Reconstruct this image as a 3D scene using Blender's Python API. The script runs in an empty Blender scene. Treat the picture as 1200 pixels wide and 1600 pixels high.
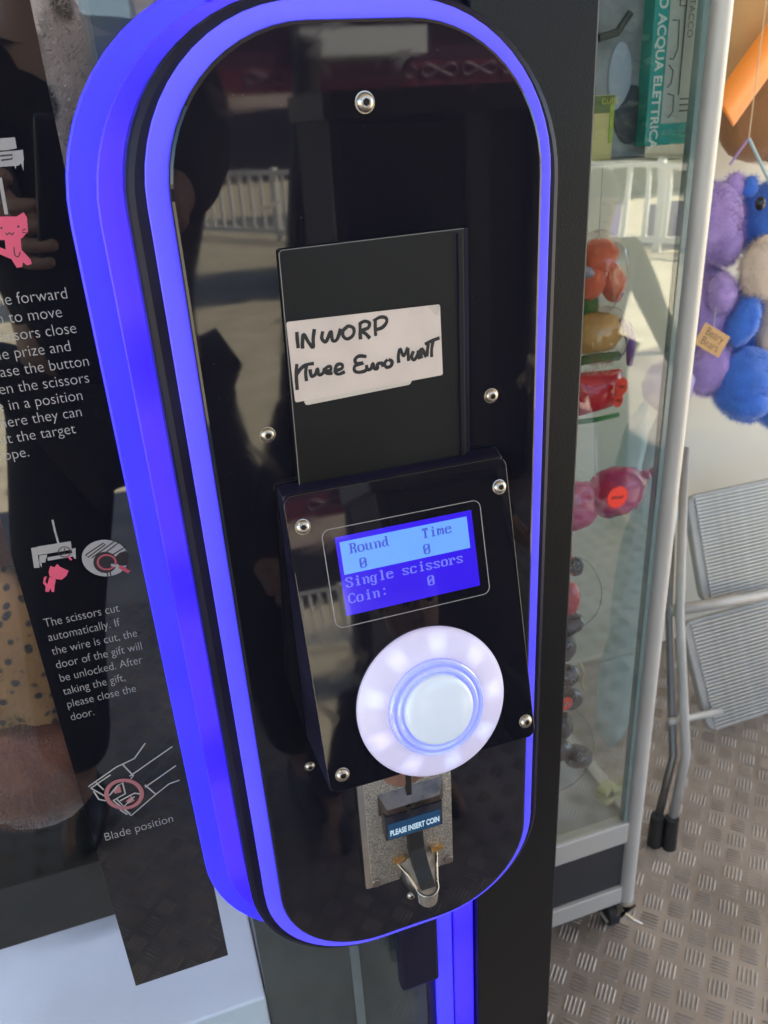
import bpy, bmesh, math, random
from mathutils import Vector, Matrix, noise
random.seed(7)
R = math.radians
# ------------------------------------------------------------------ camera, world, sun, exposure
sc = bpy.context.scene
CAM = Vector((0.0, -0.424, 1.6))            # tread floor at z 0.3, pavement at z 0
M = Matrix(((0.94482887, 0.0547607, -0.3229546), (-0.18646284, 0.90051364, -0.39281904), (0.26931397, 0.4313658, 0.86104212)))
F = 1264.33
right = Vector((M[0][0], M[0][2], -M[0][1])); down = Vector((M[1][0], M[1][2], -M[1][1])); fwd = Vector((M[2][0], M[2][2], -M[2][1]))
cd = bpy.data.cameras.new('camera'); cam = bpy.data.objects.new('camera', cd); sc.collection.objects.link(cam)
cam.matrix_world = Matrix(((right.x, -down.x, -fwd.x, CAM.x), (right.y, -down.y, -fwd.y, CAM.y), (right.z, -down.z, -fwd.z, CAM.z), (0, 0, 0, 1)))
cd.sensor_fit = 'VERTICAL'; cd.sensor_height = 36; cd.lens = F / 1600 * 36
cd.clip_start = 0.02; cd.clip_end = 500
cd.dof.use_dof = True; cd.dof.focus_distance = 0.43; cd.dof.aperture_fstop = 19.0
sc.camera = cam
SUN_EL, SUN_AZ = R(48), R(62)               # azimuth of the direction towards the sun, from +Y towards +X
w = bpy.data.worlds.new('World'); sc.world = w; w.use_nodes = True
nt = w.node_tree; bg = nt.nodes['Background']
sky = nt.nodes.new('ShaderNodeTexSky'); sky.sky_type = 'NISHITA'; sky.sun_disc = False
sky.sun_elevation = SUN_EL; sky.sun_rotation = SUN_AZ
nt.links.new(sky.outputs[0], bg.inputs[0]); bg.inputs[1].default_value = 0.15
sl = bpy.data.lights.new('sun', 'SUN'); sl.energy = 5.0; sl.angle = R(0.5); sl.color = (1, 0.92, 0.76)
so = bpy.data.objects.new('sun', sl); sc.collection.objects.link(so)
sdir = Vector((math.sin(SUN_AZ) * math.cos(SUN_EL), math.cos(SUN_AZ) * math.cos(SUN_EL), math.sin(SUN_EL)))
so.rotation_euler = sdir.to_track_quat('Z', 'Y').to_euler()
sc.view_settings.view_transform = 'Standard'; sc.view_settings.look = 'None'
EXPO = 2.2
sc.view_settings.exposure = EXPO; sc.view_settings.gamma = 1
K = 1 / 2 ** EXPO                            # keeps the lamps' brightness tied to the exposure
sc.cycles.max_bounces = 8; sc.cycles.transparent_max_bounces = 16; sc.cycles.sample_clamp_indirect = 4

# ------------------------------------------------------------------ helpers
def W(x, Y, z):                              # metres right of / in front of / above the lens -> world
    return Vector((x + CAM.x, Y + CAM.y, z + CAM.z))
def ray(px, py):
    v = Vector((px - 600, py - 800, F)); d = M.transposed() @ v
    return Vector((d.x, d.z, -d.y))
def at(px, py, Y):                           # the point of the vertical plane Y seen there
    d = ray(px, py); d = d * (Y / d.y); return W(d.x, d.y, d.z)
def dep(px, py, Y):                          # metres per pixel there
    d = ray(px, py); return (Y / d.y)
C = sc.collection.objects
def tag(o, label=None, cat=None, group=None, kind=None):
    if label: o['label'] = label
    if cat: o['category'] = cat
    if group: o['group'] = group
    if kind: o['kind'] = kind
    return o
def empty(name, loc, label=None, cat=None, group=None):
    o = bpy.data.objects.new(name, None); C.link(o); o.location = loc; o.empty_display_size = 0.05
    tag(o, label, cat, group); return o
def par(o, parent):
    if parent is not None:
        o.parent = parent
        pl = Vector((0, 0, 0)); q = parent
        while q is not None: pl += q.location; q = q.parent
        o.location = o.location - pl
    return o
def mesh(name, vs, fs, mat, parent=None, smooth=False, mats=None, idx=None):
    me = bpy.data.meshes.new(name); me.from_pydata([tuple(v) for v in vs], [], fs); me.update()
    bm = bmesh.new(); bm.from_mesh(me); bmesh.ops.recalc_face_normals(bm, faces=bm.faces); bm.to_mesh(me); bm.free()
    for m in (mats or [mat]): me.materials.append(m)
    if idx:
        for p, i in zip(me.polygons, idx): p.material_index = i
    if smooth:
        for p in me.polygons: p.use_smooth = True
    o = bpy.data.objects.new(name, me); C.link(o); par(o, parent); return o
def smooth_by_angle(o, a=35):
    o.data.shade_smooth() if hasattr(o.data, 'shade_smooth') else None
    bm = bmesh.new(); bm.from_mesh(o.data)
    for e in bm.edges:
        e.smooth = not (len(e.link_faces) == 2 and e.calc_face_angle(0) > R(a))
    bm.to_mesh(o.data); bm.free()
def bevel(o, wd, seg=2):
    b = o.modifiers.new('bevel', 'BEVEL'); b.width = wd; b.segments = seg; b.limit_method = 'ANGLE'; b.angle_limit = R(35)
    return o
class G:
    def __init__(s): s.v = []; s.f = []; s.i = []
    def add(s, vs, fs, mi=0):
        n = len(s.v); s.v += [Vector(v) for v in vs]; s.f += [tuple(a + n for a in f) for f in fs]; s.i += [mi] * len(fs); return s
    def box(s, a, b, mi=0, m=None):
        x0, y0, z0 = a; x1, y1, z1 = b
        vs = [Vector(p) for p in ((x0, y0, z0), (x1, y0, z0), (x1, y1, z0), (x0, y1, z0), (x0, y0, z1), (x1, y0, z1), (x1, y1, z1), (x0, y1, z1))]
        if m is not None: vs = [m @ v for v in vs]
        return s.add(vs, [(0, 3, 2, 1), (4, 5, 6, 7), (0, 1, 5, 4), (1, 2, 6, 5), (2, 3, 7, 6), (3, 0, 4, 7)], mi)
    def tube(s, pts, r, n=10, mi=0, cap=True):
        pts = [Vector(p) for p in pts]; rs = r if isinstance(r, (list, tuple)) else [r] * len(pts)
        vs = []; up = None
        for i, p in enumerate(pts):
            t = (pts[min(i + 1, len(pts) - 1)] - pts[max(i - 1, 0)]).normalized()
            if up is None: up = Vector((0, 0, 1)) if abs(t.z) < .9 else Vector((1, 0, 0))
            a = t.cross(up).normalized(); b = a.cross(t).normalized(); up = b
            vs += [p + (a * math.cos(k * 2 * math.pi / n) + b * math.sin(k * 2 * math.pi / n)) * rs[i] for k in range(n)]
        fs = [(i * n + k, i * n + (k + 1) % n, (i + 1) * n + (k + 1) % n, (i + 1) * n + k) for i in range(len(pts) - 1) for k in range(n)]
        if cap: fs += [tuple(range(n - 1, -1, -1)), tuple(range((len(pts) - 1) * n, len(pts) * n))]
        return s.add(vs, fs, mi)
    def lathe(s, prof, n=32, m=None, mi=0):      # profile (r, h) about +Z
        vs = []
        for r, h in prof: vs += [Vector((r * math.cos(k * 2 * math.pi / n), r * math.sin(k * 2 * math.pi / n), h)) for k in range(n)]
        if m is not None: vs = [m @ v for v in vs]
        fs = [(i * n + k, i * n + (k + 1) % n, (i + 1) * n + (k + 1) % n, (i + 1) * n + k) for i in range(len(prof) - 1) for k in range(n)]
        fs += [tuple(range(n - 1, -1, -1)), tuple(range((len(prof) - 1) * n, len(prof) * n))]
        return s.add(vs, fs, mi)
    def ell(s, c, r, m=None, n=18, amp=0.0, mi=0, seed=0):
        c = Vector(c); vs = []; rings = n
        for i in range(rings + 1):
            th = math.pi * i / rings
            for k in range(2 * n):
                ph = math.pi * k / n
                u = Vector((math.sin(th) * math.cos(ph), math.sin(th) * math.sin(ph), math.cos(th)))
                v = Vector((u.x * r[0], u.y * r[1], u.z * r[2]))
                if amp: v *= 1 + amp * noise.noise(u * 2.3 + Vector((seed, seed * 1.7, 3)))
                if m is not None: v = m @ v
                vs.append(c + v)
        q = 2 * n
        fs = [(i * q + k, i * q + (k + 1) % q, (i + 1) * q + (k + 1) % q, (i + 1) * q + k) for i in range(rings) for k in range(q)]
        return s.add(vs, fs, mi)
    def build(s, name, mat, parent=None, smooth=False, label=None, cat=None, group=None, kind=None, mats=None, ang=None):
        o = mesh(name, s.v, s.f, mat, parent, smooth, mats, s.i if mats else None)
        if ang: smooth_by_angle(o, ang)
        return tag(o, label, cat, group, kind)
def rr(x0, x1, z0, z1, r, i=0.0, n=14):       # rounded rectangle, clockwise corner arcs
    x0 += i; x1 -= i; z0 += i; z1 -= i; r = max(r - i, 1e-5); out = []
    for cx, cz, a0 in ((x1 - r, z1 - r, 0), (x0 + r, z1 - r, 90), (x0 + r, z0 + r, 180), (x1 - r, z0 + r, 270)):
        for k in range(n + 1):
            a = R(a0 + 90 * k / n); out.append((cx + r * math.cos(a), cz + r * math.sin(a)))
    return out
def plate(spec, yf, yb, ch=0.0, hole=None, f=None):    # stadium-like plate facing -Y; spec = (x0,x1,z0,z1,r) in metres from the lens
    f = f or W; g = G(); rings = []
    seq = [(ch, yf), (ch * .3, yf + ch * .3), (0, yf + ch), (0, yb)] if ch else [(0, yf), (0, yb)]
    n = len(rr(*spec))
    for i, y in seq: rings.append([f(x, y, z) for x, z in rr(*spec, i=i)])
    vs = [v for r_ in rings for v in r_]
    fs = [(a * n + k, a * n + (k + 1) % n, (a + 1) * n + (k + 1) % n, (a + 1) * n + k) for a in range(len(rings) - 1) for k in range(n)]
    if hole is None:
        fs.append(tuple(range(n))); fs.append(tuple(range((len(rings) - 1) * n, len(rings) * n)))
    else:
        b = len(vs); vs += [f(x, yf, z) for x, z in rr(*hole)] + [f(x, yb, z) for x, z in rr(*hole)]
        for k in range(n):
            k2 = (k + 1) % n; l = (len(rings) - 1) * n
            fs += [(k, k2, b + k2, b + k), (b + k, b + k2, b + n + k2, b + n + k), (l + k, l + k2, b + n + k2, b + n + k)]
    g.add(vs, fs); return g
def catmull(p, k=6):
    p = [Vector(q) for q in p]
    if len(p) < 3: return p
    out = []
    for i in range(len(p) - 1):
        a, b, c, d = p[max(i - 1, 0)], p[i], p[i + 1], p[min(i + 2, len(p) - 1)]
        for j in range(k):
            t = j / k; out.append(.5 * ((2 * b) + (c - a) * t + (2 * a - 5 * b + 4 * c - d) * t * t + (3 * b - a - 3 * c + d) * t ** 3))
    out.append(p[-1]); return out
def copy_tree(o, parent=None):
    c = o.copy(); C.link(c); c.parent = parent
    for ch in list(o.children): copy_tree(ch, c)
    return c

# ------------------------------------------------------------------ materials
def mat(name, col, rough=.5, metal=0., emis=None, es=0., spec=.5, coat=0., bump=0., bscale=200., var=0., vscale=6., coat_rough=.03, sub=0., sheen=0.):
    m = bpy.data.materials.new(name); m.use_nodes = True; t = m.node_tree; b = t.nodes['Principled BSDF']
    b.inputs['Base Color'].default_value = (*col, 1); b.inputs['Roughness'].default_value = rough; b.inputs['Metallic'].default_value = metal
    b.inputs['Specular IOR Level'].default_value = spec; b.inputs['Coat Weight'].default_value = coat; b.inputs['Coat Roughness'].default_value = coat_rough
    b.inputs['Sheen Weight'].default_value = sheen
    if emis: b.inputs['Emission Color'].default_value = (*emis, 1); b.inputs['Emission Strength'].default_value = es
    tc = t.nodes.new('ShaderNodeTexCoord')
    if bump:
        n = t.nodes.new('ShaderNodeTexNoise'); n.inputs['Scale'].default_value = bscale; n.inputs['Detail'].default_value = 4
        bp = t.nodes.new('ShaderNodeBump'); bp.inputs['Strength'].default_value = bump; bp.inputs['Distance'].default_value = .002
        t.links.new(tc.outputs['Object'], n.inputs['Vector']); t.links.new(n.outputs['Fac'], bp.inputs['Height']); t.links.new(bp.outputs[0], b.inputs['Normal'])
    if var:
        n = t.nodes.new('ShaderNodeTexNoise'); n.inputs['Scale'].default_value = vscale; n.inputs['Detail'].default_value = 5
        r = t.nodes.new('ShaderNodeMapRange'); r.inputs[1].default_value = .3; r.inputs[2].default_value = .7
        r.inputs[3].default_value = 1 - var; r.inputs[4].default_value = 1 + var
        v = t.nodes.new('ShaderNodeVectorMath'); v.operation = 'SCALE'; v.inputs[0].default_value = col
        t.links.new(tc.outputs['Object'], n.inputs['Vector']); t.links.new(n.outputs['Fac'], r.inputs[0]); t.links.new(r.outputs[0], v.inputs['Scale']); t.links.new(v.outputs[0], b.inputs['Base Color'])
        # the same noise scuffs the gloss
        r2 = t.nodes.new('ShaderNodeMapRange'); r2.inputs[1].default_value = .3; r2.inputs[2].default_value = .75
        r2.inputs[3].default_value = rough * (1 - var * .5); r2.inputs[4].default_value = min(1, rough * (1 + var * .8))
        t.links.new(n.outputs['Fac'], r2.inputs[0]); t.links.new(r2.outputs[0], b.inputs['Roughness'])
    return m
def N(t, kind, **kw):
    n = t.nodes.new(kind)
    for k, v in kw.items():
        if k == 'op': n.operation = v
        elif k.startswith('i'): n.inputs[int(k[1:])].default_value = v
    return n
def glossy_black(name, base=(.0075, .007, .0115), rough=.035, dust=.6, smear=.07):
    m = mat(name, base, rough, spec=.5); t = m.node_tree; b = t.nodes['Principled BSDF']; L = t.links.new
    tc = t.nodes['Texture Coordinate']
    n = N(t, 'ShaderNodeTexNoise'); n.inputs['Scale'].default_value = 14; n.inputs['Detail'].default_value = 6; n.inputs['Roughness'].default_value = .65
    L(tc.outputs['Object'], n.inputs['Vector'])
    r = N(t, 'ShaderNodeMapRange', i1=.42, i2=.75, i3=rough * .6, i4=rough + smear * .6); L(n.outputs['Fac'], r.inputs[0]); L(r.outputs[0], b.inputs['Roughness'])
    n2 = N(t, 'ShaderNodeTexNoise'); n2.inputs['Scale'].default_value = 42; n2.inputs['Detail'].default_value = 3; n2.inputs['Distortion'].default_value = 1.2; L(tc.outputs['Object'], n2.inputs['Vector'])
    q2 = N(t, 'ShaderNodeMapRange', i1=.58, i2=.72, i3=0., i4=smear); L(n2.outputs['Fac'], q2.inputs[0]); a2 = N(t, 'ShaderNodeMath', op='ADD'); L(q2.outputs[0], a2.inputs[0]); L(r.outputs[0], a2.inputs[1]); L(a2.outputs[0], b.inputs['Roughness'])
    v = N(t, 'ShaderNodeTexVoronoi'); v.inputs['Scale'].default_value = 260; L(tc.outputs['Object'], v.inputs['Vector'])
    lt = N(t, 'ShaderNodeMath', op='LESS_THAN', i1=.055); L(v.outputs['Distance'], lt.inputs[0])
    sep = N(t, 'ShaderNodeSeparateColor'); L(v.outputs['Color'], sep.inputs[0])
    gt = N(t, 'ShaderNodeMath', op='GREATER_THAN', i1=.86); L(sep.outputs[0], gt.inputs[0])
    mu = N(t, 'ShaderNodeMath', op='MULTIPLY'); L(lt.outputs[0], mu.inputs[0]); L(gt.outputs[0], mu.inputs[1])
    mu2 = N(t, 'ShaderNodeMath', op='MULTIPLY', i1=dust); L(mu.outputs[0], mu2.inputs[0])
    mx = t.nodes.new('ShaderNodeMix'); mx.data_type = 'RGBA'; mx.inputs[6].default_value = (*base, 1); mx.inputs[7].default_value = (.18, .17, .16, 1)
    L(mu2.outputs[0], mx.inputs[0]); L(mx.outputs[2], b.inputs['Base Color'])
    return m
def glass_mat(name, tint=(.93, .97, .95), k=1.7):
    m = bpy.data.materials.new(name); m.use_nodes = True; t = m.node_tree; t.nodes.clear(); L = t.links.new
    o = t.nodes.new('ShaderNodeOutputMaterial'); mx = t.nodes.new('ShaderNodeMixShader'); tr = t.nodes.new('ShaderNodeBsdfTransparent'); gl = t.nodes.new('ShaderNodeBsdfGlossy')
    tr.inputs[0].default_value = (*tint, 1); gl.inputs['Roughness'].default_value = .012
    fr = t.nodes.new('ShaderNodeFresnel'); gm = t.nodes.new('ShaderNodeNewGeometry'); io = N(t, 'ShaderNodeMapRange', i1=0., i2=1., i3=1.5, i4=1 / 1.5); L(gm.outputs['Backfacing'], io.inputs[0]); L(io.outputs[0], fr.inputs[0])
    # slow waviness of the sheet
    tc = t.nodes.new('ShaderNodeTexCoord'); n = t.nodes.new('ShaderNodeTexNoise'); n.inputs['Scale'].default_value = 5; n.inputs['Detail'].default_value = 1
    bp = t.nodes.new('ShaderNodeBump'); bp.inputs['Strength'].default_value = .25; bp.inputs['Distance'].default_value = .004
    L(tc.outputs['Object'], n.inputs['Vector']); L(n.outputs['Fac'], bp.inputs['Height']); L(bp.outputs[0], gl.inputs['Normal'])
    ml = N(t, 'ShaderNodeMath', op='MULTIPLY', i1=k); ml.use_clamp = True
    L(fr.outputs[0], ml.inputs[0]); L(ml.outputs[0], mx.inputs[0]); L(tr.outputs[0], mx.inputs[1]); L(gl.outputs[0], mx.inputs[2]); L(mx.outputs[0], o.inputs[0])
    return m
def spots(name, c1, c2, scale=38, th=.3, sheen=.3, stretch=(1, 1, 1)):
    m = mat(name, c1, .9, sheen=sheen); t = m.node_tree; b = t.nodes['Principled BSDF']; L = t.links.new; tc = t.nodes['Texture Coordinate']
    mp = t.nodes.new('ShaderNodeMapping'); mp.inputs['Scale'].default_value = stretch; L(tc.outputs['Object'], mp.inputs[0])
    nn = N(t, 'ShaderNodeTexNoise'); nn.inputs['Scale'].default_value = 30; L(mp.outputs[0], nn.inputs['Vector'])
    ad = N(t, 'ShaderNodeVectorMath', op='MULTIPLY_ADD'); ad.inputs[1].default_value = (.012,) * 3; L(nn.outputs['Color'], ad.inputs[0]); L(mp.outputs[0], ad.inputs[2])
    v = N(t, 'ShaderNodeTexVoronoi'); v.inputs['Scale'].default_value = scale; v.inputs['Randomness'].default_value = .75; L(ad.outputs[0], v.inputs['Vector'])
    r = N(t, 'ShaderNodeMapRange', i1=th - .08, i2=th + .06, i3=1., i4=0.); L(v.outputs['Distance'], r.inputs[0])
    mx = t.nodes.new('ShaderNodeMix'); mx.data_type = 'RGBA'; mx.inputs[6].default_value = (*c1, 1); mx.inputs[7].default_value = (*c2, 1)
    L(r.outputs[0], mx.inputs[0]); L(mx.outputs[2], b.inputs['Base Color']); return m
BLUE = (.052, .028, 1.0)
def led_mat(name, strength, base, spots_on=True, e=BLUE):
    m = mat(name, base, .32, emis=e, es=strength * K); t = m.node_tree; b = t.nodes['Principled BSDF']; L = t.links.new; tc = t.nodes['Texture Coordinate']
    sp = N(t, 'ShaderNodeSeparateXYZ'); L(tc.outputs['Object'], sp.inputs[0])
    nz = N(t, 'ShaderNodeTexNoise'); nz.inputs['Scale'].default_value = 9; nz.inputs['Detail'].default_value = 2; L(tc.outputs['Object'], nz.inputs['Vector'])
    if spots_on:                                  # the diodes of the strip sit behind the acrylic at even steps
        s = N(t, 'ShaderNodeMath', op='MULTIPLY', i1=2 * math.pi / .125); L(sp.outputs[2], s.inputs[0])
        c = N(t, 'ShaderNodeMath', op='COSINE'); L(s.outputs[0], c.inputs[0])
        r = N(t, 'ShaderNodeMapRange', i1=.2, i2=1., i3=0., i4=1.); L(c.outputs[0], r.inputs[0]); fac = r.outputs[0]
    else:
        r = N(t, 'ShaderNodeMapRange', i1=.35, i2=.7, i3=0., i4=.6); L(nz.outputs['Fac'], r.inputs[0]); fac = r.outputs[0]
    mx = t.nodes.new('ShaderNodeMix'); mx.data_type = 'RGBA'; mx.inputs[6].default_value = (*e, 1)
    mx.inputs[7].default_value = (.014, .0, 1.0, 1) if spots_on else (.007, .002, .62, 1)
    L(fac, mx.inputs[0]); L(mx.outputs[2], b.inputs['Emission Color']); return m

BLK = glossy_black('black_gloss_acrylic')  # black base lifted slightly, a haze veil put into the colour
POSTER = glossy_black('black_gloss_film', (.006, .006, .009), .018, .4, .02); POSTER.node_tree.nodes['Principled BSDF'].inputs['IOR'].default_value = 1.85
BODY = mat('black_satin_body', (.009, .008, .022), .36, spec=.2, var=.3, vscale=20)  # navy base tint stands in for blue LED spill
COLM = mat('black_powder_coat', (.006, .006, .0065), .42, spec=.3, bump=.12, bscale=900, var=.15, vscale=8)
PLATEM = mat('matte_black_plate', (.0045, .005, .006), .5, spec=.3, bump=.05, bscale=1200, var=.2, vscale=18)
EDGE = mat('pale_edge_paint', (.22, .21, .2), .5)
RINGM = led_mat('frosted_ring', 1.5, (.12, .11, .20), False, (.030, .020, 1.0))
FLM = led_mat('blue_lit_flange', 2.0, (.03, .03, .10), False, (.020, .013, 1.0))
BANDM = led_mat('blue_lit_channel', 2.0, (.03, .03, .12), True, (.033, .010, 1.0))
STEEL = mat('stainless_bolt', (.50, .45, .39), .3, 1.0, bump=.1, bscale=500)
DARKREC = mat('bolt_recess', (.03, .025, .02), .6)
GLASS = glass_mat('window_glass', k=.9)
SHOWGLASS = glass_mat('showcase_glass', (.95, .98, .965), 2.6)
WHITEPRINT = mat('grey_white_print', (.34, .32, .30), .5)
GREYPRINT = mat('grey_print', (.29, .275, .265), .5)
PINKPRINT = mat('pink_print', (.62, .07, .14), .5)
BLACKPRINT = mat('black_print', (.008, .007, .012), .4)

# ------------------------------------------------------------------ ground, pavement, tread floor, roof, wall
def sand_mat():
    m = mat('sunlit_paving', (.52, .45, .32), .85, bump=.4, bscale=60); t = m.node_tree; b = t.nodes['Principled BSDF']; L = t.links.new; tc = t.nodes['Texture Coordinate']
    n = N(t, 'ShaderNodeTexNoise'); n.inputs['Scale'].default_value = 3; n.inputs['Detail'].default_value = 8; n.inputs['Roughness'].default_value = .75; L(tc.outputs['Object'], n.inputs['Vector'])
    cr = t.nodes.new('ShaderNodeValToRGB'); cr.color_ramp.elements[0].position = .3; cr.color_ramp.elements[0].color = (.40, .34, .24, 1)
    cr.color_ramp.elements[1].position = .72; cr.color_ramp.elements[1].color = (.74, .66, .46, 1); L(n.outputs['Fac'], cr.inputs[0]); L(cr.outputs[0], b.inputs['Base Color']); return m
gz = 0.0
mesh('ground', [(-120, -120, gz), (120, -120, gz), (120, 120, gz), (-120, 120, gz)], [(0, 1, 2, 3)], sand_mat())['kind'] = 'structure'
def tread_mat():
    m = mat('tread_plate_metal', (.36, .295, .245), .5, .35, bump=.3, bscale=70, var=.34, vscale=5); return m
TREAD = tread_mat()
FZ = 0.3
fl = G().box((-3.2, -2.82, .02), (3.6, 1.08, FZ)).build('tread_floor', TREAD); fl['kind'] = 'structure'
TREADBAR = mat('worn_tread_bar', (.38, .315, .26), .48, .35, bump=.3, bscale=160, var=.4, vscale=14)
g = G(); p = .058
for j in range(-36, 26):
    for i in range(-18, 31):
        for ty in (0, 1):
            cx = (i + .5 * ty) * p + .03; cy = (j + .5 * ty) * p * 1.0
            if cy < -1.9 or cy > 1.04 or cx > 1.7 or cx < -.9: continue
            if cy > .05 and cx < .3: continue
            a = R(45 if ty == 0 else -45); d = Vector((math.cos(a), math.sin(a), 0)); q = Vector((-d.y, d.x, 0))
            for k in range(5):
                o_ = Vector((cx, cy, FZ)) + q * (k - 2) * .0068; hl = .0155 if k in (0, 4) else .0172
                w_ = q * .0019
                vs = [o_ - d * hl, o_ - d * hl * .7 - w_, o_ + d * hl * .7 - w_, o_ + d * hl, o_ + d * hl * .7 + w_, o_ - d * hl * .7 + w_,
                      o_ - d * hl * .6 + Vector((0, 0, .0019)), o_ + d * hl * .6 + Vector((0, 0, .0019))]
                g.add(vs, [(0, 1, 6), (1, 2, 7, 6), (2, 3, 7), (3, 4, 7), (4, 5, 6, 7), (5, 0, 6)])
g.build('tread_bars', TREADBAR, fl, kind='stuff')
# canopy roof over the stand: shades the machine
ROOF = mat('white_canopy_cloth', (.55, .53, .5), .8, bump=.2, bscale=40)
g = G().box((-3.6, -2.3, 2.95), (4.2, 1.5, 3.0)); g.build('canopy_roof', ROOF, label='pale cloth canopy roof stretched over the raised stand', cat='canopy')
CREAM = mat('cream_wall_panel', (.70, .66, .55), .55, bump=.08, bscale=30, var=.06, vscale=3)
wall = empty('panel_wall', (0, 1.08, .0), 'cream panelled wall behind the showcase and step ladder', 'wall')
xw = -3.2
for k in range(17):
    o = G().box((xw + .002, 1.08, .0), (xw + .398, 1.10 + .0, 2.94)).build('panel', CREAM, wall); bevel(o, .003, 1); xw += .4
# diamond stand sides: posts of the canopy
POST = mat('grey_post', (.3, .3, .3), .4, .4)
for (x, y) in ((-3.3, -2.2), (3.9, -2.2), (-3.3, 1.3), (3.9, 1.3)):
    g = G().box((x - .03, y - .03, 0), (x + .03, y + .03, 2.95)).box((x - .08, y - .08, 0), (x + .08, y + .08, .012))
    g.build('canopy_post', POST, label=('%s %s steel post holding the canopy' % ('rear' if y > 0 else 'front', 'left' if x < 0 else 'right')), cat='post', group='canopy posts')

# ------------------------------------------------------------------ the prize machine
mach = empty('prize_machine', (0.13, 0.2, FZ), 'black prize machine with blue lit control panel, coin slot and glowing white push button', 'prize machine')
def S(x0, x1, z0, z1, r): return tuple(a / 1000 for a in (x0, x1, z0, z1, r))
# column, cabinet shell
g = G().box(W(.187, .412, -1.3), W(.258, .90, .55)); bevel(g.build('column', COLM, mach), .0015)
g = G().box(W(.158, .4195, -1.3), W(.1865, .90, .55)); g.build('column_channel', BODY, mach)
g = G().box(W(-.95, .86, -1.3), W(.150, .90, .55)); g.build('back_panel', mat('dark_interior', (.02, .02, .025), .6), mach)
g = G().box(W(-.95, .426, -1.3), W(-.90, .855, .55)); g.build('side_panel', COLM, mach)
g = G().box(W(-.95, .412, .5505), W(.258, .90, .60)); g.build('top_panel', COLM, mach)
g = G().box(W(-.898, .433, -1.3), W(.0125, .558, -.62)); bevel(g.build('prize_tray', mat('pale_tray', (.62, .62, .76), .38, bump=.06, bscale=25, var=.10, vscale=9), mach), .002)
g = G().box(W(-.898, .560, -1.3), W(.0125, .855, -.85)); g.build('inner_floor', mat('inner_floor', (.03, .03, .035), .5), mach)
INNER = mat('grey_inner_post', (.055, .057, .065), .45, bump=.1, bscale=40, var=.25, vscale=25)
g = G().box(W(.0135, .436, -1.3), W(.149, .60, .5)); bevel(g.build('inner_post', INNER, mach), .001)
g = G().box(W(.084, .4335, -1.3), W(.0915, .4358, -.45)); g.build('trim_strip', mat('trim_strip', (.17, .18, .2), .4), mach)
g = G().box(W(.120, .4338, -.62), W(.128, .4359, -.45)); g.build('cable_clip', INNER, mach)
g = G().box(W(-.90, .4242, -1.3), W(.1575, .4300, .548)); g.build('window_glass', GLASS, mach)
ADDED_LAMP = mat('added_white_tube', (.8, .8, .8), .4, emis=(.82, .86, 1.), es=32)  # unseen lamp, added to brighten the dark interior and its tray
G().tube([W(-.85, .50, .53), W(-.03, .50, .53)], .012, 16).build('added_lamp_tube', ADDED_LAMP, mach, ang=40)
# lit layers round the control panel
plate(S(-11.5, 157, -546, 64, 98), .4195, .4240, .0012, S(8, 150, -526, 48, 84)).build('light_flange', FLM, mach, ang=12)
plate(S(1.5, 200, -532, 56, 90), .408, .4190, .0008, S(20, 190, -512, 40, 72)).build('light_channel', BANDM, mach, ang=12)
plate(S(13.5, 218, -521, 51.5, 80), .3755, .4076, .0035).build('panel_body', BODY, mach, ang=12)
plate(S(21.5, 210.5, -514, 47.5, 73), .3722, .3752, .0004).build('light_ring', RINGM, mach, ang=12)
fp = plate(S(30.5, 201.5, -501, 39.5, 64), .3636, .3719, .0016).build('front_panel', BLK, mach, ang=12)
g = G().box(W(.1525, .4185, -1.3), W(.1675, .4236, -.50)); bevel(g.build('light_strip', led_mat('blue_lit_strip', 1.8, (.05, .05, .12), False, (.028, .018, 1.)), mach), .001)
g = G().box(W(.1682, .4165, -1.3), W(.1855, .4194, -.50)); bevel(g.build('light_strip', led_mat('blue_lit_strip_deep', 2.0, (.04, .04, .12), True, (.022, .004, 1.)), mach), .001)
g = G().box(W(.118, .405, -.633), W(.1505, .4180, -.50)); bevel(g.build('lock_box', BODY, mach), .003)
# bolts
def bolt_mesh(r):
    g = G(); prof = [(r * 1.0, 0), (r, r * .12), (r * .93, r * .32), (r * .78, r * .5), (r * .6, r * .6), (r * .5, r * .63)]
    n = 24; vs = []
    for q, h in prof: vs += [Vector((q * math.cos(k * 2 * math.pi / n), q * math.sin(k * 2 * math.pi / n), h)) for k in range(n)]
    def hexr(a): a = (a + math.pi / 6) % (math.pi / 3) - math.pi / 6; return r * .36 / math.cos(a)
    for h in (r * .62, r * .2): vs += [Vector((hexr(k * 2 * math.pi / n) * math.cos(k * 2 * math.pi / n), hexr(k * 2 * math.pi / n) * math.sin(k * 2 * math.pi / n), h)) for k in range(n)]
    fs = [(i * n + k, i * n + (k + 1) % n, (i + 1) * n + (k + 1) % n, (i + 1) * n + k) for i in range(len(prof) + 1) for k in range(n)]
    g.add(vs, fs); g.i = [0] * (len(fs) - n) + [1] * n
    g.add([(vs[-n + k]) for k in range(n)], [tuple(range(n))], 1)
    g.lathe([(r * 1.12, -.0003), (r * 1.12, r * .06), (r * .98, r * .08)], 24, mi=0)
    g.lathe([(r * .09, r * .2), (r * .09, r * .45)], 8, mi=1)
    me = mesh('bolt_source', g.v, g.f, None, None, False, [STEEL, DARKREC], g.i); d = me.data; smooth_by_angle(me, 40); bpy.data.objects.remove(me); return d
BM = bolt_mesh(.0035)
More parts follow.
